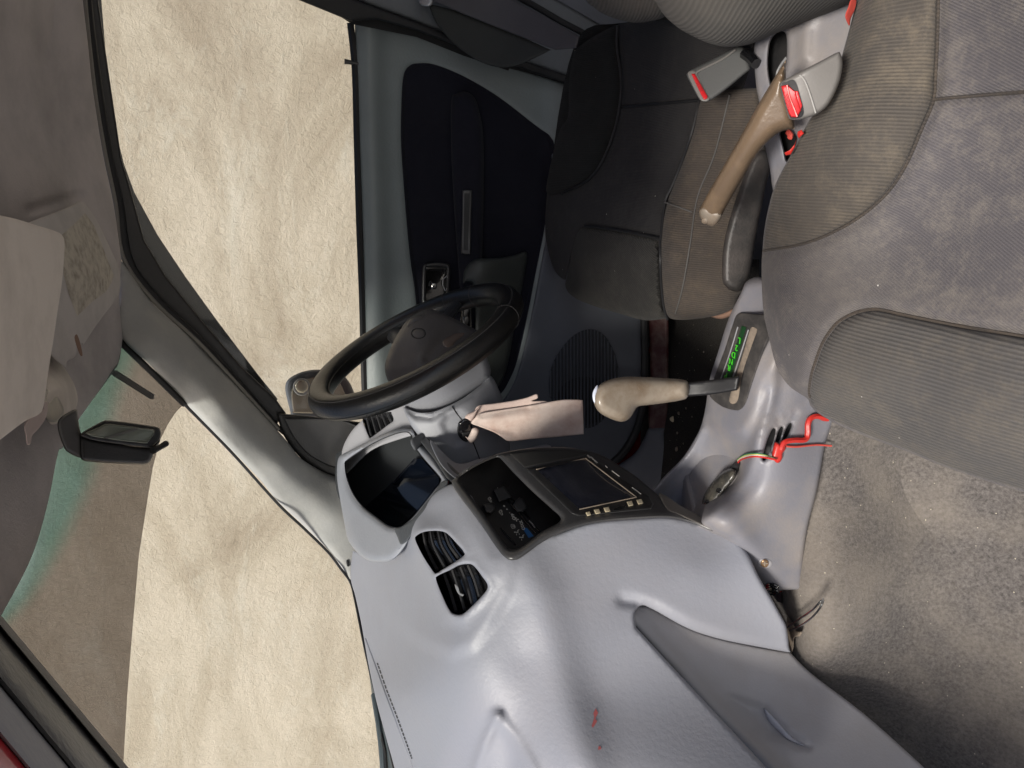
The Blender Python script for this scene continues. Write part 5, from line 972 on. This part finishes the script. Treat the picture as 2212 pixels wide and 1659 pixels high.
relief('column_cover', [(872, 880), (878, 900), (892, 925), (916, 955), (942, 982), (966, 1003), (985, 1010), (1037, 996), (1103, 992), (1103, 992), (1100, 940), (1090, 880), (1079, 845), (1060, 812), (1040, 830), (1000, 860), (960, 880), (930, 890), (900, 890)], FCc, M['column'], cm, 5, (10, .010), .06)
strip('cover_joint', [(977, 878), (986, 892), (1000, 910)], FCc, .0010, M['rubber'], cm, .0)
strip('cover_joint', [(1022, 955), (1030, 975), (1037, 994)], FCc, .0010, M['rubber'], cm, .0)
relief('ignition_lock', [(990, 918), (988, 932), (992, 944), (1002, 953), (1012, 952), (1014, 930), (1006, 914)], FCc, M['rubber'], cm, 4, None, .006, lift=.002)
stk = relief('wiper_stalk', [(887, 957), (889, 948), (905, 938), (917, 935), (923, 944), (921, 951), (908, 964), (898, 973), (892, 968)], [(887, 957, 'x', .34), (917, 935, 'x', .36), (898, 973, 'x', .34)], plastic('stalk_plastic', (.075, .078, .085), .5, .2), cm, 4, (6, .006), .03)
# key and cloth
ky = thing('ignition_key', 'black-headed key standing in the ignition lock', 'key')
FKy = Field([(990, 910, 'x', .315), (1020, 905, 'x', .315), (1000, 945, 'x', .32)])
relief('key_head', [(989, 925), (990, 913), (1000, 905), (1010, 903), (1019, 908), (1020, 920), (1018, 932), (1008, 937), (998, 937), (991, 932)], FKy, M['gloss'], ky, 3, (9, .007), .008)
relief('key_collar', [(997, 935), (1016, 931), (1014, 942), (1000, 945)], FKy, M['rubber'], ky, 3, (2, .002), .02, lift=-.002, smooth=False)
ct = thing('cloth_strip', 'dirty pink cloth strip tied to the ignition key', 'cloth')
FCt = Field([(1030, 915, 'x', .325), (1260, 865, 'x', .29), (1255, 938, 'x', .28), (1100, 950, 'x', .31), (1124, 880, 'x', .32)], [ridge([(1036, 905), (1080, 905), (1160, 895), (1250, 885)], 12, .004), ridge([(1034, 914), (1060, 925), (1110, 935)], 7, -.004), ridge([(1040, 900), (1090, 888), (1140, 880)], 5, -.003), blob(1180, 910, 60, 18, .004)])
relief('front_tail', [(1018, 914), (1026, 902), (1037, 893), (1070, 887), (1124, 879), (1170, 871), (1211, 864), (1240, 863), (1256, 864), (1259, 868), (1260, 900), (1261, 938), (1261, 938), (1200, 944), (1140, 949), (1100, 953), (1085, 945), (1069, 935), (1050, 927), (1034, 921)], FCt, M['cloth'], ct, 5, (4, .003), .002, lift=.012)
relief('rear_tail', [(1020, 905), (1024, 890), (1034, 876), (1070, 871), (1110, 865), (1140, 858), (1159, 851), (1162, 860), (1150, 866), (1178, 866), (1178, 872), (1130, 880), (1060, 890), (1030, 900)], FCt, M['cloth2'], ct, 5, (3, .003), .002, lift=.004)
relief('knot_fold', [(1016, 935), (1010, 945), (1005, 942), (1012, 952), (1018, 957), (1028, 948), (1034, 932), (1028, 924), (1020, 926)], FCt, M['cloth'], ct, 4, (7, .006), .004, lift=.014)
relief('knot_fold', [(1004, 902), (1010, 894), (1024, 888), (1036, 878), (1030, 892), (1024, 902), (1018, 910), (1008, 908)], FCt, M['cloth2'], ct, 4, (6, .006), .004, lift=.014)

# ------------------------------------------------------------------ red tape, cable and taped box on the console
rc = thing('red_cable', 'twisted red tape-wrapped cable running along the console to the seat', 'cable')
strip('taped_cable', [(1686, 972), (1690, 962), (1697, 954), (1717, 951), (1735, 951), (1743, 945), (1745, 932), (1745, 918), (1749, 906), (1758, 900), (1770, 900), (1780, 904), (1788, 905)], FC, .0032, M['redtape'], rc, .006, 5)
relief('tape_joint', [(1674, 955), (1680, 956), (1687, 962), (1697, 965), (1696, 972), (1691, 979), (1690, 990), (1684, 999), (1676, 999), (1670, 990), (1667, 984), (1670, 968)], FC, M['redtape'], rc, 3, (4, .004), .004, lift=.008)
strip('loose_ribbon', [(1699, 964), (1720, 965), (1750, 962), (1770, 961), (1796, 963)], FC, .0012, M['dustred'], rc, .004, 6)
bx = thing('taped_module', 'black tape-wrapped cable module wedged in the console tray', 'module')
FMo = Field([(1584, 1015, 'x', -.030), (1520, 1090, 'x', -.010), (1545, 1045, 'x', -.012)])
relief('module_body', [(1582, 1011), (1566, 1016), (1552, 1025), (1540, 1040), (1528, 1056), (1519, 1074), (1517, 1090), (1522, 1104), (1534, 1100), (1548, 1082), (1570, 1055), (1588, 1032), (1590, 1018)], FMo, M['black_tape'], bx, 4, (16, .012), .02, lift=0)
for (x, y) in ((1527, 1085), (1552, 1060)): relief('module_dome', [(x+6*math.cos(a), y+6*math.sin(a)) for a in np.linspace(0, 2*math.pi, 9)[:-1]], FMo, M['gloss'], bx, 2.5, (5, .003), .003, lift=.002)
tube('cable_boot', FC.p([(1582, 1022), (1586, 1012), (1592, 1002)], .020), [.0065, .005, .0035], M['rubber'], bx, 10)
for i, mt in enumerate(('greenwire', 'yellowwire', 'whitewire', 'redtape')):
    o_ = (i-1.5)*2.2
    strip('wire', [(1591+o_*.3, 1004), (1596+o_*.5, 994+o_*.3), (1610, 986+o_), (1628, 983+o_*.9), (1650, 985+o_*.8), (1668, 990+o_*.5), (1678, 994)], FC, .0011, M[mt], bx, .010+.001*i, 5)

# ------------------------------------------------------------------ mirror and sun visors
rm = thing('rear_view_mirror', 'black rear-view mirror hanging on its arm from the header', 'mirror')
FRm = Field([(174, 938, 'x', -.02), (347, 931, 'x', .10), (312, 1000, 'x', .07), (177, 994, 'x', -.03)])
relief('mirror_shell', [(173, 940), (173, 940), (200, 950), (260, 960), (320, 966), (345, 948), (348, 938), (348, 938), (345, 955), (334, 975), (326, 994), (314, 1003), (290, 1003), (243, 1001), (200, 998), (178, 994), (173, 980)], FRm, M['black'], rm, 5, (8, .008), .03)
mf_ = relief('mirror_frame', [(174, 937), (200, 921), (224, 909), (235, 908), (280, 913), (337, 922), (346, 930), (347, 940), (342, 952), (326, 966), (316, 967), (260, 960), (210, 953), (178, 944)], FRm, M['black'], rm, 4, (5, .004), .02, lift=.004)
FRg = Field([(174, 938, 'x', .0), (347, 931, 'x', .09), (312, 965, 'x', .07)])
relief('mirror_pane', [(183, 936), (228, 916), (238, 916), (332, 928), (334, 936), (318, 958), (260, 952), (200, 943)], FRm, plastic('pane', (.22, .24, .20), .08, 0, metal=.5), mf_, 5, (2, .001), .002, lift=.0075, smooth=False)
relief('pane_reflection', [(224, 946), (232, 948), (300, 928), (292, 924)], FRm, M['barreflection'], mf_, 5, None, .001, lift=.0085, smooth=False)  # bar reflected in the mirror, put in as a dark strip
tube('dip_tab', FRm.p([(330, 973), (346, 966), (359, 958)], .006), [.004, .003, .0035], M['rubber'], rm)
relief('mirror_arm', [(128, 905), (145, 892), (165, 884), (168, 900), (172, 925), (178, 950), (178, 985), (170, 988), (155, 982), (140, 970), (128, 940), (124, 918)], FRm, plastic('mirror_arm', (.06, .058, .058), .45, 0), rm, 4, (8, .008), .02, lift=-.004)
relief('map_light', [(97, 880), (100, 820), (104, 775), (112, 762), (125, 775), (148, 808), (162, 835), (168, 860), (165, 880), (155, 900), (130, 912), (108, 915)], Field([(100, 800, 'z', 1.42), (160, 850, 'z', 1.415), (125, 905, 'z', 1.405), (130, 840, 'z', 1.405)]), M['visor'], body, 5, (12, .012), .03)
relief('light_lens', [(92, 850), (106, 842), (125, 858), (138, 885), (132, 905), (112, 912), (95, 900)], Field([(100, 850, 'z', 1.405), (140, 890, 'z', 1.40), (110, 905, 'z', 1.40)]), plastic('lens_grey', (.16, .14, .13), .3, 0, dirt=(.3, .26, .22), dirtamt=.7, dscale=40), body, 5, (6, .005), .01)
v1 = thing('sun_visor', 'driver sun visor with faded instruction label, folded against the headliner', 'sun visor', group='sun visors')
FV1 = Field([(60, 480, 'z', 1.435), (172, 434, 'z', 1.43), (234, 528, 'z', 1.415), (258, 620, 'z', 1.41), (198, 717, 'z', 1.41), (110, 765, 'z', 1.415), (100, 600, 'z', 1.425), (180, 600, 'z', 1.412)])
relief('visor_panel', [(58, 482), (58, 482), (110, 462), (150, 446), (172, 434), (186, 444), (210, 479), (234, 528), (252, 568), (260, 600), (257, 633), (244, 655), (230, 673), (218, 689), (198, 717), (181, 744), (176, 741), (172, 755), (160, 772), (145, 780), (140, 792), (108, 765), (60, 700), (20, 600)], FV1, M['visor2'], v1, 6, (10, .008), .015, lift=.012)
lb = relief('warning_label', [(133, 508), (160, 484), (184, 460), (204, 488), (224, 538), (246, 596), (240, 612), (229, 630), (198, 653), (167, 683), (150, 640), (136, 590), (128, 550)], FV1, plastic('label_cloth', (.50, .46, .39), .8, .3, 500, dirt=(.22, .19, .16), dirtamt=.8, dscale=70), v1, 6, None, .001, lift=.0128, smooth=False)
relief('visor_slot', [(161, 732), (165, 722), (170, 730), (176, 752), (178, 768), (172, 765)], FV1, M['foam'], v1, 3, (2, .001), .002, lift=.0128)
v2 = thing('sun_visor', 'large pale passenger sun visor close to the left edge of the picture', 'sun visor', group='sun visors')
FV2 = Field([(0, 465, 'z', 1.36), (121, 500, 'z', 1.365), (139, 555, 'z', 1.365), (52, 911, 'z', 1.36), (0, 700, 'z', 1.352), (-150, 700, 'z', 1.34)])
relief('visor_panel', [(-200, 430), (-200, 430), (0, 465), (80, 487), (121, 500), (134, 508), (139, 521), (139, 546), (134, 609), (124, 675), (115, 737), (104, 806), (94, 876), (84, 895), (52, 911), (0, 950), (-80, 1010), (-200, 1080), (-200, 1080)], FV2, M['visor'], v2, 8, (8, .006), .018)
pv = relief('visor_pivot', [(60, 905), (75, 895), (92, 885), (92, 868), (104, 870), (100, 900), (84, 925), (70, 940), (66, 958), (58, 960), (55, 940), (52, 920)], FV2, plastic('pivot_pink', (.38, .30, .28), .5, 0), v2, 4, (6, .006), .01, lift=-.01)
for o in list(bpy.data.objects):
    if '_loc' in o: del o['_loc']
# put each thing's empty at the middle of its own lowest edge so that it has a real origin
bpy.context.view_layer.update()
for e in [o for o in bpy.data.objects if o.type == 'EMPTY' and o.parent is None]:
    pts = []
    st_ = list(e.children)
    while st_:
        c = st_.pop(); st_ += list(c.children)
        if c.type == 'MESH': pts += [c.matrix_world @ Vector(b) for b in c.bound_box]
    if not pts: continue
    mn = Vector([min(p[i] for p in pts) for i in range(3)]); mx = Vector([max(p[i] for p in pts) for i in range(3)])
    loc = Vector(((mn.x+mx.x)/2, (mn.y+mx.y)/2, mn.z))
    e.location = loc
    for c in e.children: c.matrix_parent_inverse = Matrix.Translation(-loc)
